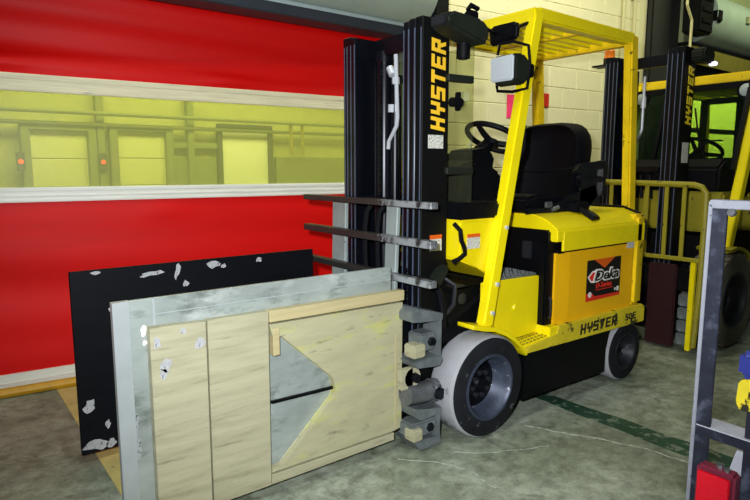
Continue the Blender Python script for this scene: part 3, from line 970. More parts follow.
cb.box(1.965, 1.995, 2.05, 2.19, 0.02, 0.21, 0.005)
cb.prism([(1.81, 0.065), (1.985, 0.055), (1.995, 0.012), (1.85, 0.012)], 'Y', 2.04, 2.19, 0.004)
arm2 = link('clamp_arm', cb, 'cast', TR)
link('clamp_block', MB().box(1.80, 1.965, 2.05, 2.15, 0.075, 0.155, 0.010), 'cast', arm2)
link('clamp_bolt', MB().lathe([(0, 0.0001), (0, 0.024), (-0.012, 0.02), (-0.012, 0.0001)], (1.92, 2.05, 0.115), 'Y', 6, False), 'mast_black', arm2, smooth=0)
link('wear_block', MB().box(1.79, 1.855, 2.025, 2.10, 0.072, 0.132, 0.008), 'wood', arm2)
# mirrored, plainer far arm
for z in (0.50, 0.18):
    link('clamp_arm', MB().box(1.74, 1.86, 2.965, 3.02, z - 0.12, z + 0.12, 0.01).box(1.80, 1.98, 2.93, 2.965, z - 0.05, z + 0.05, 0.006), 'cast', TR)

# near pad: aluminium plate faced with beige boards, with the arrow-shaped cut-out
np_ = link('clamp_pad', MB().box(0.552, 1.772, 2.182, 2.200, 0.045, 0.925, 0.002, 1), 'alu', TR)
lab(np_, 'near clamp pad, aluminium plate faced with beige boards')
link('folded_edge', MB().prism([(0.497, 2.172), (0.502, 2.168), (0.556, 2.178), (0.556, 2.200), (0.497, 2.200)], 'Z', 0.045, 0.926), 'alu_edge', np_, smooth=0)
link('weld_seam', MB().box(0.640, 0.646, 2.1805, 2.184, 0.05, 0.922).box(0.646, 1.77, 2.1812, 2.184, 0.862, 0.865), 'alu_edge', np_, smooth=0)
YB0, YB1 = 2.140, 2.180
def wobble(pts, a=0.0025):
    return [(x + random.uniform(-a, a), z + random.uniform(-a, a)) for x, z in pts]
link('board', MB().prism([(0.612, 0.055), (0.822, 0.05), (0.8235, 0.815), (0.612, 0.824)], 'Y', YB0, YB1, 0.002, 1), 'wood', np_, smooth=0)
link('board', MB().prism([(0.8295, 0.052), (1.085, 0.052), (1.0905, 0.815), (0.8305, 0.818)], 'Y', YB0 + 0.001, YB1, 0.002, 1), 'wood', np_, smooth=0)
link('board', MB().prism([(1.092, 0.105), (1.765, 0.103), (1.812, 0.112), (1.815, 0.752), (1.145, 0.757), (1.094, 0.757), (1.107, 0.706), (1.146, 0.701), (1.405, 0.462), (1.420, 0.402), (1.412, 0.370), (1.142, 0.118), (1.112, 0.118)][:5] +
     [(1.094, 0.757), (1.108, 0.704), (1.148, 0.701), (1.405, 0.462), (1.420, 0.402), (1.412, 0.370), (1.142, 0.122), (1.106, 0.122)], 'Y', YB0 + 0.002, YB1, 0.002, 1), 'wood_marked', np_, smooth=0)
link('top_rail', MB().prism([(1.0925, 0.767), (1.818, 0.762), (1.820, 0.812), (1.092, 0.816)], 'Y', YB0 - 0.006, YB1, 0.003, 1), 'wood_rail', np_, smooth=0)
link('bottom_rail', MB().prism([(1.0875, 0.052), (1.765, 0.056), (1.765, 0.094), (1.090, 0.096)], 'Y', YB0 + 0.002, YB1, 0.002, 1), 'wood', np_, smooth=0)
link('batten', MB().box(1.108, 1.138, YB0 - 0.002, YB1, 0.62, 0.735, 0.002, 1), 'wood_rail', np_, smooth=0)
link('slot_bar', MB().bar((1.108, 2.172, 0.408), (1.420, 2.172, 0.402), 0.012, 0.012), 'black', np_, smooth=0)
link('end_trim', MB().box(1.768, 1.774, YB0 - 0.001, YB1, 0.115, 0.60), 'wood_rail', np_, smooth=0)
rnd = random.Random(3)
def patch(parent, x, y, z, w_, h_, m, name, n=11, lean=0.0):
    pts = []
    for k in range(n):
        q = 2 * math.pi * k / n
        f = rnd.uniform(0.55, 1.1)
        pts.append((x + math.cos(q) * w_ / 2 * f + lean * math.sin(q) * h_ / 2, z + math.sin(q) * h_ / 2 * f))
    return link(name, MB().prism(pts, 'Y', y - 0.0012, y + 0.0012), m, parent, smooth=0)
for x, z, w_, h_ in ((0.635, 0.765, 0.035, 0.055), (0.665, 0.675, 0.050, 0.06), (0.655, 0.645, 0.03, 0.05), (0.795, 0.735, 0.055, 0.045), (0.735, 0.795, 0.025, 0.025)):
    patch(np_, x, YB0, z, w_, h_, 'torn', 'torn_patch')
for x, z, w_, h_ in ((0.603, 0.805, 0.026, 0.045), (0.605, 0.762, 0.024, 0.022), (0.55, 0.45, 0.05, 0.16), (0.56, 0.36, 0.035, 0.10)):
    patch(np_, x, 2.1815, z, w_, h_, 'print_white' if z > 0.7 else 'grime', 'torn_patch' if z > 0.7 else 'scrape')
# far pad: black rubber facing
fp = link('clamp_pad', MB().box(0.497, 1.790, 2.930, 2.948, 0.045, 0.930, 0.003, 1).box(0.52, 1.80, 2.948, 2.965, 0.06, 0.90), 'rubber_pad', TR)
lab(fp, 'far clamp pad faced with torn black rubber')
for x, z, w_, h_, ln in ((0.61, 0.915, 0.05, 0.02, 0), (0.86, 0.885, 0.12, 0.035, 1.6), (0.99, 0.885, 0.035, 0.085, 0.2), (1.18, 0.90, 0.09, 0.05, 0), (1.03, 0.815, 0.04, 0.04, 0), (1.235, 0.885, 0.03, 0.03, 0),
                       (0.68, 0.735, 0.055, 0.04, 0), (0.56, 0.085, 0.12, 0.07, 0), (0.63, 0.072, 0.05, 0.05, 0), (0.545, 0.285, 0.06, 0.07, 0.3), (0.62, 0.175, 0.03, 0.05, 0), (1.44, 0.90, 0.04, 0.03, 0)):
    patch(fp, x, 2.9295, z, w_, h_, 'torn', 'torn_patch', lean=ln)

# wheels
wheel(TR, 'front_wheel', 2.255, 1.955, 0.272, 0.185, -1)
wheel(TR, 'front_wheel', 2.255, 3.03, 0.272, 0.185, 1)
wheel(TR, 'rear_wheel', 3.605, 1.975, 0.198, 0.15, -1, rim_r=0.56, nuts=6, rim_m='rim_dark')
wheel(TR, 'rear_wheel', 3.605, 3.01, 0.198, 0.15, 1, rim_r=0.56, nuts=6, rim_m='rim_dark')
# chassis and skirts
link('chassis', MB().box(2.08, 3.78, 2.16, 2.82, 0.12, 0.58, 0.01).box(2.05, 2.75, 2.12, 2.86, 0.5, 0.78, 0.01), 'dark', TR)
for y0, y1 in ((1.985, 2.02), (2.96, 2.995)):
    mb = MB()
    mb.prism([(2.555, 0.115), (2.565, 0.41), (3.44, 0.40), (3.40, 0.34), (3.375, 0.25), (3.385, 0.10)], 'Y', y0, y1, 0.006)
    link('side_skirt', mb, 'black', TR)
for s, y0, y1 in ((1, 1.965, 2.02), (-1, 2.96, 3.015)):
    mb = MB()
    mb.prism([(2.565, 0.388), (2.545, 0.428), (2.835, 0.452), (2.84, 0.497), (3.78, 0.495), (3.80, 0.47), (3.80, 0.375)], 'Y', y0, y1, 0.006)
    sr = link('side_rail', mb, 'yellow_rail', TR)
    if s == 1:
        block_text('HYSTER', (3.055, 1.9645, 0.408), (1, 0, 0), (0, 0, 1), 0.068, 0.064, sr, 'letter_dark', 'side_lettering', shear=0.1, thick=0.002)
        font_text('50E', (3.62, 1.963, 0.437), 0.13, 0.045, sr, 'letter_dark', 'side_number', offset=0.02)
pm = MB().tube([(2.20, 2.13, 0.72), (2.20, 2.40, 0.72)], 0.075, 18).tube([(2.20, 2.115, 0.72), (2.20, 2.13, 0.72)], 0.03, 12)
link('tilt_motor', pm, 'cast_dark', TR, smooth=40)
for k, (x, z) in enumerate(((2.10, 0.80), (2.31, 0.70))):
    link('hydraulic_hose', MB().tube([(x, 2.16, z + 0.04), (x + 0.04, 2.11, z), (x + 0.03, 2.11, z - 0.10), (x - 0.03, 2.13, z - 0.17)], 0.012, 8), 'cast_dark', TR)
link('tilt_cylinder', MB().tube([(2.10, 2.14, 0.60), (2.42, 2.14, 0.74)], 0.032, 12), 'dark', TR)
# fenders, steps
for y0, y1 in ((1.962, 2.075), (2.91, 3.02)):
    top = [(2.125, 0.620), (2.20, 0.602), (2.30, 0.580), (2.39, 0.545), (2.47, 0.490), (2.53, 0.430), (2.565, 0.385)]
    bot = [(2.548, 0.380), (2.51, 0.425), (2.45, 0.478), (2.375, 0.527), (2.29, 0.560), (2.195, 0.580), (2.125, 0.598)]
    link('fender', MB().prism(top + bot, 'Y', y0, y1, 0.003, 1), 'yellow', TR, smooth=40)
    mb = MB()
    mb.prism([(2.53, 0.432), (2.56, 0.40), (2.85, 0.40), (2.85, 0.455)], 'Y', y0 + 0.012, y1 + 0.02, 0.004)
    st = link('step', mb, 'yellow', TR)
    tr_ = MB()
    for i in range(8):
        for j in range(4):
            x = 2.56 + i * 0.032 + (0.016 if j % 2 else 0)
            y = y0 + 0.03 + j * 0.03
            z = 0.432 + (x - 2.53) * 0.074 + 0.002
            tr_.bar((x - 0.010, y, z), (x + 0.010, y, z + 0.0015), 0.007, 0.006)
    o = link('step_tread', tr_, 'old_yellow', st, smooth=0)
    o['kind'] = 'stuff'
link('step_riser', MB().box(2.767, 2.85, 1.972, 2.09, 0.44, 0.499, 0.004), 'yellow', TR)
link('step_panel', MB().prism([(2.30, 0.800), (2.775, 0.788), (2.775, 0.455), (2.55, 0.45), (2.42, 0.535), (2.30, 0.575)], 'Y', 2.065, 2.085, 0.004), 'yellow', TR)
link('panel_boss', MB().lathe([(0, 0.0001), (0, 0.022), (-0.008, 0.016), (-0.008, 0.0001)], (2.57, 2.065, 0.63), 'Y', 16, False), 'yellow', TR)
fp_ = link('floor_plate', MB().box(2.47, 2.77, 2.085, 2.90, 0.790, 0.802), 'cast', TR, smooth=0)
tr_ = MB()
for i in range(9):
    for j in range(9):
        x, y = 2.49 + i * 0.033, 2.11 + j * 0.03
        d = 0.008 if (i + j) % 2 else -0.008
        tr_.bar((x - 0.009, y - d, 0.803), (x + 0.009, y + d, 0.803), 0.006, 0.004)
o = link('floor_tread', tr_, 'steel', fp_, smooth=0)
o['kind'] = 'stuff'
# battery compartment, side panel and label
link('battery_box', MB().box(2.775, 2.86, 2.022, 2.95, 0.46, 1.05, 0.01).box(2.80, 3.70, 2.04, 2.94, 0.46, 1.0), 'black', TR)
link('box_latch', MB().box(2.755, 2.776, 2.12, 2.18, 0.88, 0.98, 0.004), 'cast_dark', TR)
link('box_handle', MB().tube([(2.815, 2.022, 0.54), (2.815, 2.008, 0.55), (2.815, 2.008, 0.65), (2.815, 2.022, 0.66)], 0.008, 8), 'cast_dark', TR)
for s, y in ((1, 1.995), (-1, 2.985)):
    mb = MB()
    mb.prism([(2.845, y + s * 0.012), (2.965, y), (3.66, y), (3.66, y + s * 0.03), (2.965, y + s * 0.03), (2.845, y + s * 0.04)], 'Z', 0.497, 0.915)
    bp_ = link('battery_panel', mb, 'orange_yellow', TR, smooth=0)
    if s == 1:
        yy = 1.9935
        lb_ = link('battery_label', MB().box(3.142, 3.516, yy - 0.001, yy + 0.002, 0.592, 0.845), 'print_black', bp_, smooth=0)
        lb_.name = 'battery_label'
        link('label_triangle', MB().prism([(3.214, 0.846), (3.444, 0.846), (3.329, 0.785)], 'Y', yy - 0.0025, yy), 'orange', bp_, smooth=0)
        link('label_strip', MB().prism([(3.142, 0.592), (3.516, 0.592), (3.516, 0.612), (3.234, 0.616), (3.199, 0.640), (3.142, 0.640)], 'Y', yy - 0.0025, yy), 'print_red', bp_, smooth=0)
        link('label_flash', MB().prism([(3.149, 0.742), (3.199, 0.778), (3.249, 0.778), (3.239, 0.706), (3.184, 0.706)], 'Y', yy - 0.0025, yy), 'print_white', bp_, smooth=0)
        link('label_flash', MB().prism([(3.164, 0.742), (3.204, 0.768), (3.239, 0.768), (3.229, 0.716), (3.189, 0.716)], 'Y', yy - 0.0035, yy), 'print_red', bp_, smooth=0)
        font_text('Deka', (3.352, yy - 0.004, 0.744), 0.30, 0.082, bp_, 'print_white', 'label_lettering', shear=0.25, offset=0.075)
        font_text('Deka', (3.352, yy - 0.007, 0.744), 0.265, 0.062, bp_, 'print_black', 'label_lettering', shear=0.25, offset=0.01)
        font_text('D-Series', (3.329, yy - 0.003, 0.682), 0.17, 0.036, bp_, 'print_red', 'label_lettering', shear=0.1, offset=0.005)
        link('label_fine_print', MB().box(3.244, 3.434, yy - 0.002, yy, 0.651, 0.656), 'print_red', bp_, smooth=0)
        link('label_mark', MB().lathe([(0, 0.0001), (0, 0.018), (-0.0015, 0.018), (-0.0015, 0.0001)], (3.179, yy - 0.002, 0.632), 'Y', 16, False), 'print_white', bp_, smooth=0)
        link('label_mark', MB().box(3.454, 3.469, yy - 0.002, yy, 0.628, 0.644).box(3.479, 3.504, yy - 0.002, yy, 0.622, 0.65), 'print_white', bp_, smooth=0)
        link('paper_tag', MB().box(3.560, 3.645, yy - 0.012, yy - 0.009, 0.888, 0.935), 'sticker', bp_, smooth=0)
# counterweight with rounded rear corners and rear post
plan = [(3.655, 1.975), (3.74, 1.975), (3.785, 1.992), (3.83, 2.04), (3.94, 2.20), (3.985, 2.35), (4.0, 2.49), (3.985, 2.63), (3.94, 2.78), (3.83, 2.94), (3.785, 2.988), (3.74, 3.005), (3.655, 3.005)]
cw = MB()
cw.prism(plan, 'Z', 0.50, 1.10, 0.02, 2)
link('counterweight', cw, 'yellow_worn', TR, smooth=40)
link('counterweight_base', MB().prism([(3.80, 2.16), (3.96, 2.25), (3.98, 2.49), (3.96, 2.73), (3.80, 2.82)], 'Z', 0.14, 0.50, 0.01), 'dark', TR, smooth=40)
# cover
cv = MB()
prof = [(1.978, 0.985), (1.978, 1.052), (2.0, 1.072), (2.06, 1.108), (2.14, 1.132), (2.84, 1.132), (2.92, 1.108), (2.98, 1.072), (3.002, 1.052), (3.002, 0.985)]
cv.prism(prof, 'X', 2.808, 3.76, 0.007, 2)
cover = link('battery_cover', cv, 'yellow', TR, smooth=30)
for ya, yb in ((1.975, 1.992), (2.988, 3.005)):
    link('cover_skirt', MB().prism([(2.868, 0.928), (2.868, 1.04), (3.755, 1.04), (3.755, 0.928)], 'Y', ya, yb, 0.003, 1), 'yellow', cover)
link('cover_seal', MB().prism([(2.0, 0.912), (2.0, 0.934), (2.98, 0.934), (2.98, 0.912)], 'X', 2.86, 3.70), 'plastic', TR, smooth=0)
link('cover_rim', MB().tube([(3.765, 1.978, 0.93), (3.768, 1.976, 1.04), (3.768, 2.02, 1.10), (3.768, 2.14, 1.14), (3.768, 2.84, 1.14)], 0.008, 8), 'dark', TR)
lt = MB()
lt.prism([(3.16, 1.13), (3.28, 1.13), (3.30, 1.175), (3.26, 1.20), (3.18, 1.185)], 'Y', 2.09, 2.20, 0.008)
lt.bar((3.23, 2.11, 1.150), (3.245, 2.012, 1.088), 0.10, 0.03, (0, 0.5, 1), 0.005)
latch = link('cover_latch', lt, 'plastic', TR)
link('latch_plate', MB().bar((3.24, 2.055, 1.134), (3.247, 2.012, 1.106), 0.07, 0.012, (0, 0.5, 1), 0.002), 'cast_dark', latch)
# front cowl and dash
link('cowl', MB().prism([(2.125, 1.14), (2.125, 0.935), (2.26, 0.885), (2.42, 0.80), (2.42, 1.14)], 'Y', 2.07, 2.92, 0.012), 'yellow', TR)
cs_ = link('cowl_sticker', MB().box(2.178, 2.272, 2.0675, 2.070, 0.99, 1.048), 'sticker', TR, smooth=0)
link('sticker_band', MB().box(2.178, 2.272, 2.0672, 2.070, 1.048, 1.066), 'orange', cs_, smooth=0)
link('cowl_hose', MB().tube([(2.115, 2.10, 1.12), (2.118, 2.06, 1.09), (2.122, 2.055, 1.04), (2.145, 2.055, 1.00), (2.15, 2.055, 0.97), (2.11, 2.06, 0.945), (2.10, 2.09, 0.93)], 0.012, 8), 'plastic', TR)
link('dash_band', MB().box(2.12, 2.50, 2.062, 2.92, 1.14, 1.225, 0.012), 'plastic', TR)
db = MB()
db.prism([(2.30, 1.22), (2.30, 1.40), (2.42, 1.445), (2.55, 1.42), (2.66, 1.37), (2.66, 1.27), (2.55, 1.15), (2.44, 1.15)], 'Y', 2.26, 2.72, 0.02)
db.prism([(2.46, 1.42), (2.52, 1.50), (2.66, 1.52), (2.72, 1.46), (2.70, 1.38), (2.60, 1.38)], 'Y', 2.36, 2.58, 0.02)
link('dashboard', db, 'plastic', TR)
link('steering_column', MB().tube([(2.56, 2.47, 1.40), (2.70, 2.47, 1.50), (2.785, 2.47, 1.565)], [0.05, 0.045, 0.03], 14), 'plastic', TR)
def steering(root, c, R, tilt, m='plastic'):
    n = Vector((math.sin(tilt), 0, math.cos(tilt)))
    a = Vector((0, 1, 0))
    b_ = n.cross(a)
    C = Vector(c)
    mb = MB()
    mb.tube([C + a * (R * math.cos(q)) + b_ * (R * math.sin(q)) for q in [2 * math.pi * i / 40 for i in range(40)]], 0.017, 10, closed=True)
    o = link('steering_wheel', mb, m, root, smooth=60)
    hb = MB()
    hb.tube([C - n * 0.05, C - n * 0.02], 0.045, 16)
    for k in (90, 210, 330):
        q = rad(k)
        hb.tube([C - n * 0.035, C + (a * math.cos(q) + b_ * math.sin(q)) * R * 0.55 - n * 0.022, C + (a * math.cos(q) + b_ * math.sin(q)) * R], [0.022, 0.018, 0.014], 8)
    link('wheel_spokes', hb, m, o, smooth=60)
    return o
sw = steering(TR, (2.805, 2.46, 1.58), 0.172, rad(28))
for dy in (0.0, 0.06, 0.12):
    link('control_lever', MB().tube([(2.66, 2.26 - dy * 0.2 + 0.02, 1.24), (2.70, 2.24 - dy * 0.2, 1.33), (2.72, 2.23 - dy * 0.3, 1.36)], [0.008, 0.008, 0.016], 8), 'plastic', TR)
# seat
def soft_box(parent, name, x0, x1, y0, y1, z0, z1, m, bev, rec=0.0, bulge=0.0):
    mb = MB()
    mb.box(x0, x1, y0, y1, z0, z1, bev, 6)
    if rec or bulge:
        bmesh.ops.subdivide_edges(mb.bm, edges=[e for e in mb.bm.edges if e.calc_length() > 0.12], cuts=4, use_grid_fill=True)
        for v in mb.bm.verts:
            t = (v.co.z - z0) / (z1 - z0)
            v.co.x += rec * t
            s = (v.co.y - y0) / (y1 - y0) - 0.5
            v.co.x += bulge * (4 * s * s - 0.5) * (-1)
    return link(name, mb, m, parent, smooth=60)
def seat_back():
    # rounded-top backrest: outline in (y,z), thickness along X with puffed front
    mb = MB()
    yc, hw = 2.455, 0.275
    out = []
    for a in range(0, 181, 12):
        q = rad(a)
        c, s = math.cos(q), math.sin(q)
        e = 0.55
        out.append((yc - hw * math.copysign(abs(c) ** e, c), 1.40 + 0.295 * abs(s) ** e))
    out = [(yc - 0.235, 1.17)] + [(yc - 0.262, 1.28)] + out + [(yc + 0.262, 1.28), (yc + 0.235, 1.17)]
    rings = []
    for t, sc in ((0.0, 0.80), (-0.035, 0.90), (-0.045, 0.94), (-0.02, 0.985), (0.02, 1.0), (0.09, 1.0), (0.125, 0.95), (0.135, 0.85)):
        rings.append([mb.bm.verts.new((3.27 + t + 0.16 * (z - 1.2), yc + (y - yc) * sc, 1.40 + (z - 1.40) * (sc if z > 1.4 else 1))) for y, z in out])
    n = len(out)
    for A, B in zip(rings[:-1], rings[1:]):
        for i in range(n):
            mb.bm.faces.new((A[i], A[(i + 1) % n], B[(i + 1) % n], B[i]))
    mb.bm.faces.new(rings[0])
    mb.bm.faces.new(rings[-1][::-1])
    return mb
sb = link('seat_back', seat_back(), 'vinyl', TR, smooth=70)
link('back_seam', MB().tube([(3.275, 2.20, 1.40), (3.225, 2.30, 1.385), (3.222, 2.46, 1.375), (3.225, 2.61, 1.385), (3.275, 2.71, 1.40)], 0.006, 6), 'plastic', sb)
mb = MB()
mb.prism([(2.80, 1.19), (2.82, 1.225), (2.90, 1.245), (3.10, 1.225), (3.32, 1.215), (3.36, 1.18), (3.34, 1.145), (2.82, 1.145)], 'Y', 2.19, 2.72, 0.025, 4)
link('seat_cushion', mb, 'vinyl', TR, smooth=60)
link('seat_base', MB().box(2.86, 3.44, 2.20, 2.71, 1.128, 1.16, 0.006).prism([(2.78, 1.13), (2.80, 1.165), (3.0, 1.16), (3.30, 1.26), (3.46, 1.30), (3.50, 1.22), (3.40, 1.15), (3.3, 1.13)], 'Y', 2.165, 2.20, 0.008).prism([(2.80, 1.13), (2.80, 1.165), (3.0, 1.16), (3.30, 1.26), (3.46, 1.30), (3.50, 1.22), (3.40, 1.15), (3.3, 1.13)], 'Y', 2.71, 2.745, 0.008), 'glossy_plastic', TR)
for y in (2.165, 2.735):
    hr = MB()
    hr.prism([(3.22, 1.375), (3.26, 1.425), (3.52, 1.45), (3.56, 1.43), (3.54, 1.395), (3.30, 1.375), (3.26, 1.345)], 'Y', y - 0.022, y + 0.022, 0.008)
    hr.prism([(3.24, 1.30), (3.29, 1.33), (3.52, 1.35), (3.545, 1.32), (3.33, 1.285), (3.27, 1.275)], 'Y', y - 0.022, y + 0.022, 0.008)
    hr.box(3.50, 3.55, y - 0.02, y + 0.02, 1.22, 1.44, 0.008)
    hr.box(3.29, 3.52, y + (0.0 if y < 2.4 else -0.012), y + (0.012 if y < 2.4 else 0.0), 1.16, 1.43, 0.004)
    hr.tube([(3.27, y, 1.335), (3.27, y - 0.03, 1.335)], 0.03, 14)
    link('hip_restraint', hr, 'glossy_plastic', TR)
link('belt_buckle', MB().box(2.93, 2.99, 2.148, 2.165, 1.165, 1.20, 0.004).tube([(3.0, 2.155, 1.15), (3.05, 2.15, 1.165)], 0.012, 8), 'steel', TR)

# overhead guard
GZ = 2.26
og = MB()
og.box(2.70, 2.785, 2.105, 2.895, GZ - 0.075, GZ, 0.008)
guard = link('overhead_guard', og, 'yellow', TR)
for (a, b_) in (((2.745, 2.135, GZ - 0.03), (3.755, 2.150, GZ - 0.03)), ((2.745, 2.865, GZ - 0.03), (3.755, 2.880, GZ - 0.03))):
    link('guard_side_beam', MB().bar(a, b_, 0.06, 0.075, (0, 0, 1), 0.010, 2), 'yellow', guard)
link('guard_rear_beam', MB().box(3.715, 3.785, 2.135, 2.895, GZ - 0.070, GZ + 0.012, 0.008), 'yellow_worn', guard)
link('guard_middle_beam', MB().box(3.265, 3.30, 2.15, 2.86, GZ - 0.05, GZ - 0.01, 0.004), 'yellow_worn', guard)
ns = 7
for k in range(ns):
    y = 2.135 + (2.865 - 2.135) * (k + 1) / (ns + 1)
    y2 = 2.150 + (2.880 - 2.150) * (k + 1) / (ns + 1)
    link('guard_slat', MB().bar((2.77, y, GZ - 0.030), (3.72, y2, GZ - 0.030), 0.024, 0.034, (0, 0, 1), 0.004), 'yellow', guard)
for ya, yb in ((2.135, 2.015), (2.865, 2.975)):
    link('guard_front_leg', MB().bar((2.752, ya, GZ - 0.01), (2.262, yb, 0.585), 0.062, 0.075, (1, 0, 0.28), 0.010, 2), 'yellow', guard)
for ya in (2.148, 2.888):
    link('guard_rear_leg', MB().bar((3.755, ya, GZ - 0.01), (3.845, ya, 1.09), 0.060, 0.085, (1, 0, 0.08), 0.010, 2), 'yellow_worn', guard)
link('guard_bracket', MB().prism([(3.60, GZ - 0.09), (3.72, GZ - 0.09), (3.72, GZ - 0.20)], 'Y', 2.872, 2.884), 'old_yellow', guard, smooth=0)
for zz in (1.09, 0.80, 0.655):
    t = (GZ - 0.01 - zz) / (GZ - 0.01 - 0.585)
    x, y = 2.752 + (2.262 - 2.752) * t, 2.135 + (2.015 - 2.135) * t
    link('leg_bolt', MB().lathe([(0, 0.0001), (0, 0.013), (-0.012, 0.011), (-0.012, 0.0001)], (x + 0.008, y - 0.030, zz), 'Y', 6, False), 'chrome', guard, smooth=0)
link('grab_strap', MB().tube([(2.60, 2.09, 1.66), (2.625, 2.085, 1.62), (2.62, 2.085, 1.50), (2.585, 2.09, 1.44)], 0.010, 8), 'plastic', guard)
# lamps, mirror, shield
hl = MB()
hl.prism([(2.475, 1.845), (2.475, 1.985), (2.55, 1.995), (2.60, 1.96), (2.60, 1.87), (2.55, 1.83)], 'Y', 2.04, 2.20, 0.015, 2)
head = link('work_lamp', hl, 'olive', TR)
link('lamp_lens', MB().prism([(2.045, 1.85), (2.195, 1.85), (2.20, 1.975), (2.045, 1.98)], 'X', 2.458, 2.478, 0.008, 2), 'lens', head)
link('lamp_guard', MB().tube([(2.52, 2.20, 2.00), (2.52, 2.185, 2.055), (2.54, 2.11, 2.06), (2.60, 2.06, 2.04), (2.62, 2.06, 1.93), (2.60, 2.06, 1.82), (2.53, 2.10, 1.80), (2.51, 2.185, 1.81), (2.52, 2.20, 1.84)], 0.008, 8), 'plastic', head)
link('lamp_bracket', MB().box(2.59, 2.66, 2.06, 2.11, 1.88, 1.95, 0.006), 'plastic', head)
mb = MB()
mb.prism([(2.095, 2.075), (2.28, 2.06), (2.29, 2.145), (2.275, 2.165), (2.11, 2.165), (2.09, 2.145)], 'X', 2.54, 2.575, 0.012, 3)
mr_ = link('mirror', mb, 'plastic', TR)
link('mirror_face', MB().prism([(2.112, 2.088), (2.268, 2.076), (2.274, 2.140), (2.268, 2.150), (2.118, 2.150)], 'X', 2.535, 2.541), 'cab_dark' if 'cab_dark' in M else 'black', mr_, smooth=0)
link('mirror_arm', MB().tube([(2.20, 2.10, 2.085), (2.36, 2.16, 2.115), (2.55, 2.24, 2.12)], 0.010, 8).tube([(2.57, 2.18, 2.13), (2.72, 2.14, 2.19)], 0.010, 8), 'plastic', mr_)
mb = MB()
mb.prism([(1.965, 2.098), (1.965, 2.055), (2.0, 2.035), (2.21, 1.985), (2.245, 2.01), (2.245, 2.075), (2.20, 2.105), (2.0, 2.118)], 'Y', 2.01, 2.14, 0.015, 3)
ml = link('mast_lamp', mb, 'olive', TR)
link('lamp_lens', MB().box(1.955, 1.968, 2.03, 2.12, 2.055, 2.095, 0.003), 'cast_dark', ml)
link('lamp_clip', MB().box(2.15, 2.21, 2.05, 2.10, 2.105, 2.15, 0.008).tube([(2.15, 2.07, 2.15), (2.17, 2.07, 2.175), (2.22, 2.07, 2.165)], 0.012, 8), 'plastic', ml)
link('lamp_knob', MB().tube([(2.155, 2.10, 2.0), (2.155, 2.10, 1.93)], 0.034, 14).tube([(2.155, 2.10, 1.94), (2.155, 2.10, 1.925)], 0.022, 14), 'plastic', ml)
for z, x1 in ((1.835, 2.235), (1.385, 2.245)):
    link('shield_bracket', MB().bar((2.07, 2.125, z), (x1, 2.11, z), 0.03, 0.036, (0, 0, 1), 0.005), 'olive', TR)
link('shield_clip', MB().tube([(2.10, 2.12, 1.72), (2.16, 2.115, 1.72)], 0.024, 10).box(2.13, 2.15, 2.10, 2.13, 1.68, 1.77, 0.004), 'plastic', TR)
link('clear_shield', MB().box(2.232, 2.240, 2.105, 2.88, 1.09, 2.0), 'lexan', TR, smooth=0)

# ------------------------------------------------------------------ truck 2: the larger forklift parked behind
T2 = thing('forklift', (5.6, 2.5, 0.0), 'dark forklift with a dusty yellow load backrest, parked behind the bright one', 'forklift')
r2 = mast(T2, 4.73, 2.265, 2.935, 2.33, 0.10, 0.19)
lab(r2[0], 'near outer mast rail carrying yellow lettering')
block_text('HYSTER', (4.905, 2.2645, 1.735), (0, 0, 1), (-1, 0, 0), 0.076, 0.085, r2[0], 'letter_lemon', 'mast_lettering', shear=0.16)
link('capacity_plate', MB().box(4.80, 4.90, 2.2625, 2.265, 1.44, 1.60), 'sticker', r2[0], smooth=0)
link('lift_cylinder', MB().tube([(4.84, 2.74, 0.1), (4.84, 2.74, 2.2)], 0.055, 14), 'mast_black', T2)
link('silver_pipe', MB().tube([(4.90, 2.66, 2.16), (4.90, 2.66, 1.72), (4.90, 2.70, 1.62)], 0.012, 8).tube([(4.90, 2.66, 1.98), (4.90, 2.66, 1.90)], 0.022, 8), 'chrome', T2)
for y in (2.60, 2.52):
    link('hydraulic_hose', MB().tube([(4.80, y - 0.03, 1.15), (4.78, y - 0.02, 1.34), (4.79, y, 1.40), (4.81, y + 0.02, 1.34), (4.82, y + 0.02, 1.15)], 0.014, 8), 'plastic', T2)
link('hose_bracket', MB().box(4.74, 4.80, 2.42, 2.72, 1.37, 1.41, 0.006), 'mast_black', T2)
chain(T2, 4.74, 2.64, 0.4, 2.1, 0.05)
bc = link('beacon', MB().lathe([(0, 0.0001), (0, 0.045), (0.06, 0.042), (0.075, 0.03), (0.08, 0.0001)], (4.86, 2.97, 2.345), 'Z', 16, False), 'amber', T2)
link('beacon_base', MB().lathe([(-0.055, 0.0001), (-0.055, 0.05), (0, 0.05), (0, 0.0001)], (4.86, 2.97, 2.345), 'Z', 16, False).box(4.80, 4.92, 2.92, 3.10, 2.278, 2.292), 'black', bc)
# load backrest
BX = 4.40
lb_ = MB()
top = [(BX, 3.10, 1.29), (BX, 2.4, 1.285), (BX, 1.97, 1.278), (BX, 1.915, 1.262), (BX, 1.885, 1.22), (BX, 1.88, 1.0), (BX, 1.882, 0.5), (BX, 1.90, 0.09)]
lb_.tube(top, 0.022, 8)
LBR = link('load_backrest', lb_, 'old_yellow', T2)
for y in (2.035, 2.165, 2.315, 2.46, 2.61, 2.745, 2.90, 3.05):
    link('backrest_bar', MB().bar((BX, y, 1.275), (BX, y - 0.004, 0.745), 0.030, 0.018, (1, 0, 0), 0.004), 'old_yellow', LBR)
link('backrest_rail', MB().bar((BX, 3.10, 0.735), (BX, 1.89, 0.735), 0.022, 0.030, (0, 0, 1), 0.004), 'old_yellow', LBR)
link('carriage_post', MB().box(BX + 0.015, BX + 0.05, 1.93, 1.965, 0.05, 0.73, 0.004), 'yellow', T2)
link('carriage_post', MB().box(BX + 0.20, BX + 0.23, 2.42, 2.45, 0.80, 1.20, 0.004), 'old_yellow', T2)
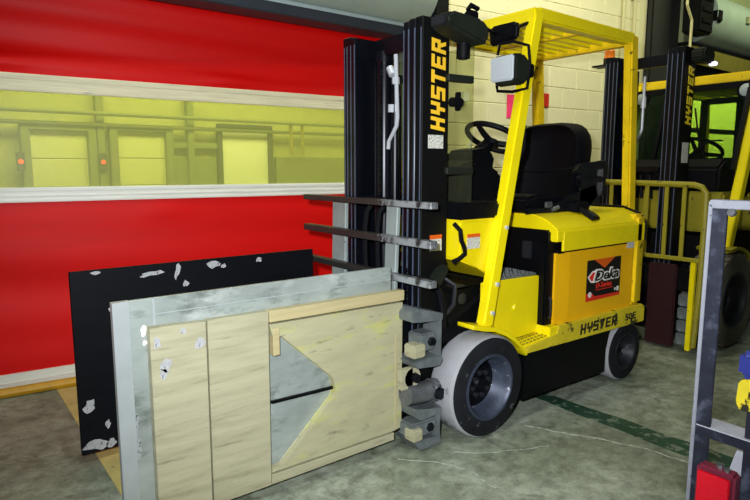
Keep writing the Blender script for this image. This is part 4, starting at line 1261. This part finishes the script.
link('carriage_plate', MB().box(4.52, 4.56, 2.11, 2.33, 0.02, 0.665, 0.01), 'dark_red', T2)
link('carriage_plate', MB().box(4.52, 4.56, 2.60, 2.82, 0.02, 0.665, 0.01), 'dark_red', T2)
link('carriage_body', MB().box(4.56, 4.70, 2.0, 3.05, 0.46, 0.62, 0.01).box(4.56, 4.70, 2.0, 3.05, 0.12, 0.26, 0.01), 'dark', T2)
for k in range(4):
    link('clamp_block', MB().box(4.50, 4.56, 2.0, 2.075, 0.06 + k * 0.10, 0.15 + k * 0.10, 0.008), 'cast', T2)
# wheels
wheel(T2, 'front_wheel', 4.955, 1.85, 0.375, 0.25, -1, rim_r=0.56, lug=True, rim_m='rim_dark')
wheel(T2, 'front_wheel', 4.955, 3.13, 0.375, 0.25, 1, rim_r=0.56, lug=True, rim_m='rim_dark')
wheel(T2, 'rear_wheel', 6.85, 1.90, 0.30, 0.2, -1, rim_r=0.56, lug=True, rim_m='rim_dark')
wheel(T2, 'rear_wheel', 6.85, 3.08, 0.30, 0.2, 1, rim_r=0.56, lug=True, rim_m='rim_dark')
# body
link('chassis', MB().box(4.95, 7.3, 2.12, 2.86, 0.2, 0.85, 0.02), 'dark', T2)
for y0, y1 in ((1.86, 2.12), (2.86, 3.12)):
    t_ = [(4.955 + 0.44 * math.cos(rad(a)), 0.375 + 0.42 * math.sin(rad(a))) for a in range(105, 19, -14)]
    b__ = [(4.955 + 0.415 * math.cos(rad(a)), 0.375 + 0.395 * math.sin(rad(a))) for a in range(20, 106, 14)]
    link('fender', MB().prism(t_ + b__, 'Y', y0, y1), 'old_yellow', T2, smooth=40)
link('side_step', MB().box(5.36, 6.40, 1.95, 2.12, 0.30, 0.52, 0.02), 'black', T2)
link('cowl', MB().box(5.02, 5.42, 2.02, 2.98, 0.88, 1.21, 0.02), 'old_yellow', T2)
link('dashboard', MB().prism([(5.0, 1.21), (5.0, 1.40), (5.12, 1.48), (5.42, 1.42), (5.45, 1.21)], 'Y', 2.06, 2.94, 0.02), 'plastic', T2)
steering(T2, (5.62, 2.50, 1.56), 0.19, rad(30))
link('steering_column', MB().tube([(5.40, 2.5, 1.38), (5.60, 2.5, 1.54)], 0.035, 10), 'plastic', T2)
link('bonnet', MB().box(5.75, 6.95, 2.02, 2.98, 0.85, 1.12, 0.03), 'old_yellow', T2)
soft_box(T2, 'seat_back', 6.20, 6.34, 2.25, 2.75, 1.18, 1.50, 'vinyl', 0.05, rec=0.05)
soft_box(T2, 'seat_cushion', 5.80, 6.25, 2.25, 2.75, 1.13, 1.26, 'vinyl', 0.04)
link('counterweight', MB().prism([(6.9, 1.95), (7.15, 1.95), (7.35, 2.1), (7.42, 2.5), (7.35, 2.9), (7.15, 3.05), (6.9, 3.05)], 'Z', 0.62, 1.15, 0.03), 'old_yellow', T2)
# cab guard
g2 = link('overhead_guard', MB().box(5.36, 5.44, 1.92, 3.0, 2.10, 2.175, 0.008), 'yellow_worn', T2)
for y in (1.95, 2.97):
    link('guard_front_leg', MB().bar((5.40, y, 2.14), (4.93, y, 0.66), 0.07, 0.085, (1, 0, 0.3), 0.008), 'yellow', g2)
    link('guard_side_beam', MB().bar((5.40, y, 2.14), (6.75, y, 2.14), 0.06, 0.07, (0, 0, 1), 0.008), 'yellow_worn', g2)
    link('guard_rear_leg', MB().bar((6.75, y, 2.14), (6.85, y, 1.1), 0.06, 0.08, (1, 0, 0.1), 0.008), 'yellow_worn', g2)
link('guard_rear_beam', MB().box(6.72, 6.78, 1.95, 2.97, 2.09, 2.165, 0.006), 'yellow_worn', g2)
for k in range(7):
    y = 1.98 + 0.96 * (k + 1) / 8
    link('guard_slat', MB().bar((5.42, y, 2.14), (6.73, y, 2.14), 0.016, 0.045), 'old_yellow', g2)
# cab rear window frame, wiper, glass
cf = MB()
for y in (2.02, 2.60, 2.95):
    cf.box(6.66, 6.70, y - 0.03, y + 0.03, 1.10, 2.10, 0.004)
cf.box(6.66, 6.70, 2.0, 2.98, 2.06, 2.12, 0.004)
cf.box(6.66, 6.70, 2.0, 2.98, 1.30, 1.36, 0.004)
link('cab_frame', cf, 'plastic', T2)
fr_ = MB()
fr_.bar((5.33, 2.0, 2.10), (5.10, 2.0, 1.38), 0.03, 0.04, (1, 0, 0.3))
fr_.bar((5.33, 2.66, 2.10), (5.10, 2.66, 1.38), 0.03, 0.04, (1, 0, 0.3))
fr_.bar((5.33, 2.0, 2.07), (5.33, 2.94, 2.07), 0.03, 0.05)
link('windscreen_frame', fr_, 'plastic', T2)
link('windscreen', MB().prism([(5.33, 2.07), (5.338, 2.07), (5.118, 1.40), (5.110, 1.40)], 'Y', 2.02, 2.92), 'cab_glass', T2, smooth=0)
link('wiper', MB().tube([(5.10, 2.20, 1.42), (5.20, 2.33, 1.68), (5.27, 2.40, 1.90)], 0.008, 6), 'plastic', T2)
link('wiper', MB().tube([(5.08, 2.45, 1.40), (5.13, 2.32, 1.53), (5.17, 2.22, 1.62), (5.17, 2.12, 1.62)], 0.008, 6), 'plastic', T2)
# lamps
for k, (x, y, z, m) in enumerate(((5.30, 2.03, 2.02, 'lens_white'), (5.30, 2.90, 2.02, 'lens_white'))):
    h2 = link('work_lamp', MB().lathe([(0.0, 0.0001), (0.0, 0.07), (0.05, 0.065), (0.08, 0.03), (0.08, 0.0001)], (x, y, z), 'X', 18, False), 'black', T2)
    link('lamp_lens', MB().lathe([(-0.012, 0.0001), (-0.01, 0.03), (0.004, 0.058), (0.006, 0.0001)], (x, y, z), 'X', 18, False), m, h2)
m2 = link('mast_lamp', MB().prism([(4.82, 2.235), (4.82, 2.30), (4.86, 2.325), (5.0, 2.315), (5.02, 2.27), (5.0, 2.21), (4.86, 2.205)], 'Y', 2.16, 2.26, 0.012), 'olive', T2)
link('lamp_lens', MB().box(4.985, 5.035, 2.145, 2.195, 2.195, 2.225, 0.006), 'lens_lit', m2)

# ------------------------------------------------------------------ cart end with the tail lamp, right edge
CX = 2.0
CT = thing('cart', (CX + 0.3, 0.55, 0.0), 'dark blue steel cart frame with a red tail lamp, at the right edge', 'cart')
link('frame_post', MB().box(CX, CX + 0.012, 0.790, 0.836, 0.0, 1.285, 0.002, 1), 'blue_paint', CT)
lab(link('post_edge', MB().box(CX - 0.004, CX + 0.014, 0.834, 0.8465, 0.0, 1.285, 0.002, 1), 'dusty_edge', CT), 'bright worn edge of the post')
link('top_rail', MB().prism([(0.8465, 1.283), (0.8465, 1.292), (0.84, 1.300), (0.30, 1.300), (0.30, 1.272), (0.835, 1.272)], 'X', CX - 0.004, CX + 0.04, 0.002, 1), 'dusty_edge', CT)
link('rail_bolt', MB().lathe([(0, 0.0001), (0, 0.014), (-0.012, 0.012), (-0.012, 0.0001)], (CX + 0.0, 0.775, 1.262), 'X', 8, False), 'steel', CT, smooth=0)
link('cross_bar', MB().box(CX - 0.002, CX + 0.09, 0.30, 0.834, 0.512, 0.545, 0.003), 'blue_paint', CT)
link('cross_bar_dust', MB().box(CX - 0.001, CX + 0.089, 0.30, 0.832, 0.5452, 0.549), 'dust', CT, smooth=0)
link('frame_post', MB().box(CX + 0.01, CX + 0.05, 0.640, 0.690, 0.06, 0.86, 0.003), 'blue_paint', CT)
link('frame_post', MB().box(CX, CX + 0.05, 0.30, 0.36, 0.0, 1.28, 0.003), 'blue_paint', CT)
link('cart_deck', MB().prism([(CX + 0.045, 0.20), (CX + 0.045, 0.30), (CX + 0.24, 0.50), (CX + 0.9, 0.50), (CX + 0.9, 0.44), (CX + 0.26, 0.44)], 'Y', 0.28, 0.765, 0.004), 'dust', CT)
link('cart_end', MB().box(CX + 0.012, CX + 0.04, 0.30, 0.76, 0.12, 0.28, 0.004), 'blue_paint', CT)
for x, y in ((CX + 0.25, 0.42), (CX + 0.75, 0.42)):
    link('cart_wheel', MB().lathe([(0, 0.0001), (0, 0.1), (0.01, 0.12), (0.05, 0.12), (0.06, 0.1), (0.06, 0.0001)], (x, y, 0.12), 'Y', 24, False), 'tyre', CT)
    link('wheel_fork', MB().box(x - 0.02, x + 0.02, y - 0.02, y - 0.006, 0.1, 0.42).box(x - 0.02, x + 0.02, y + 0.066, y + 0.08, 0.1, 0.42), 'blue_paint', CT, smooth=0)
tl = link('tail_lamp', MB().box(CX - 0.055, CX, 0.682, 0.800, 0.255, 0.438, 0.010), 'lens_edge', CT)
lab(tl, 'red tail lamp')
link('lamp_lens', MB().box(CX - 0.064, CX - 0.054, 0.692, 0.792, 0.265, 0.425, 0.006), 'red_lens', tl)
link('lamp_screw', MB().tube([(CX - 0.02, 0.74, 0.437), (CX - 0.02, 0.74, 0.45)], 0.012, 8), 'steel', tl)
link('lamp_screw', MB().tube([(CX - 0.03, 0.715, 0.437), (CX - 0.03, 0.715, 0.447)], 0.010, 8), 'steel', tl)
link('handle_block', MB().box(CX - 0.02, CX + 0.06, 0.62, 0.718, 0.745, 0.835, 0.018, 3), 'blue_plastic', CT)
link('handle_clasp', MB().prism([(0.640, 0.655), (0.700, 0.640), (0.716, 0.665), (0.712, 0.735), (0.69, 0.748), (0.64, 0.745), (0.64, 0.715), (0.685, 0.715), (0.688, 0.68), (0.64, 0.685)], 'X', CX - 0.015, CX + 0.03, 0.005), 'yellow_rail', CT)
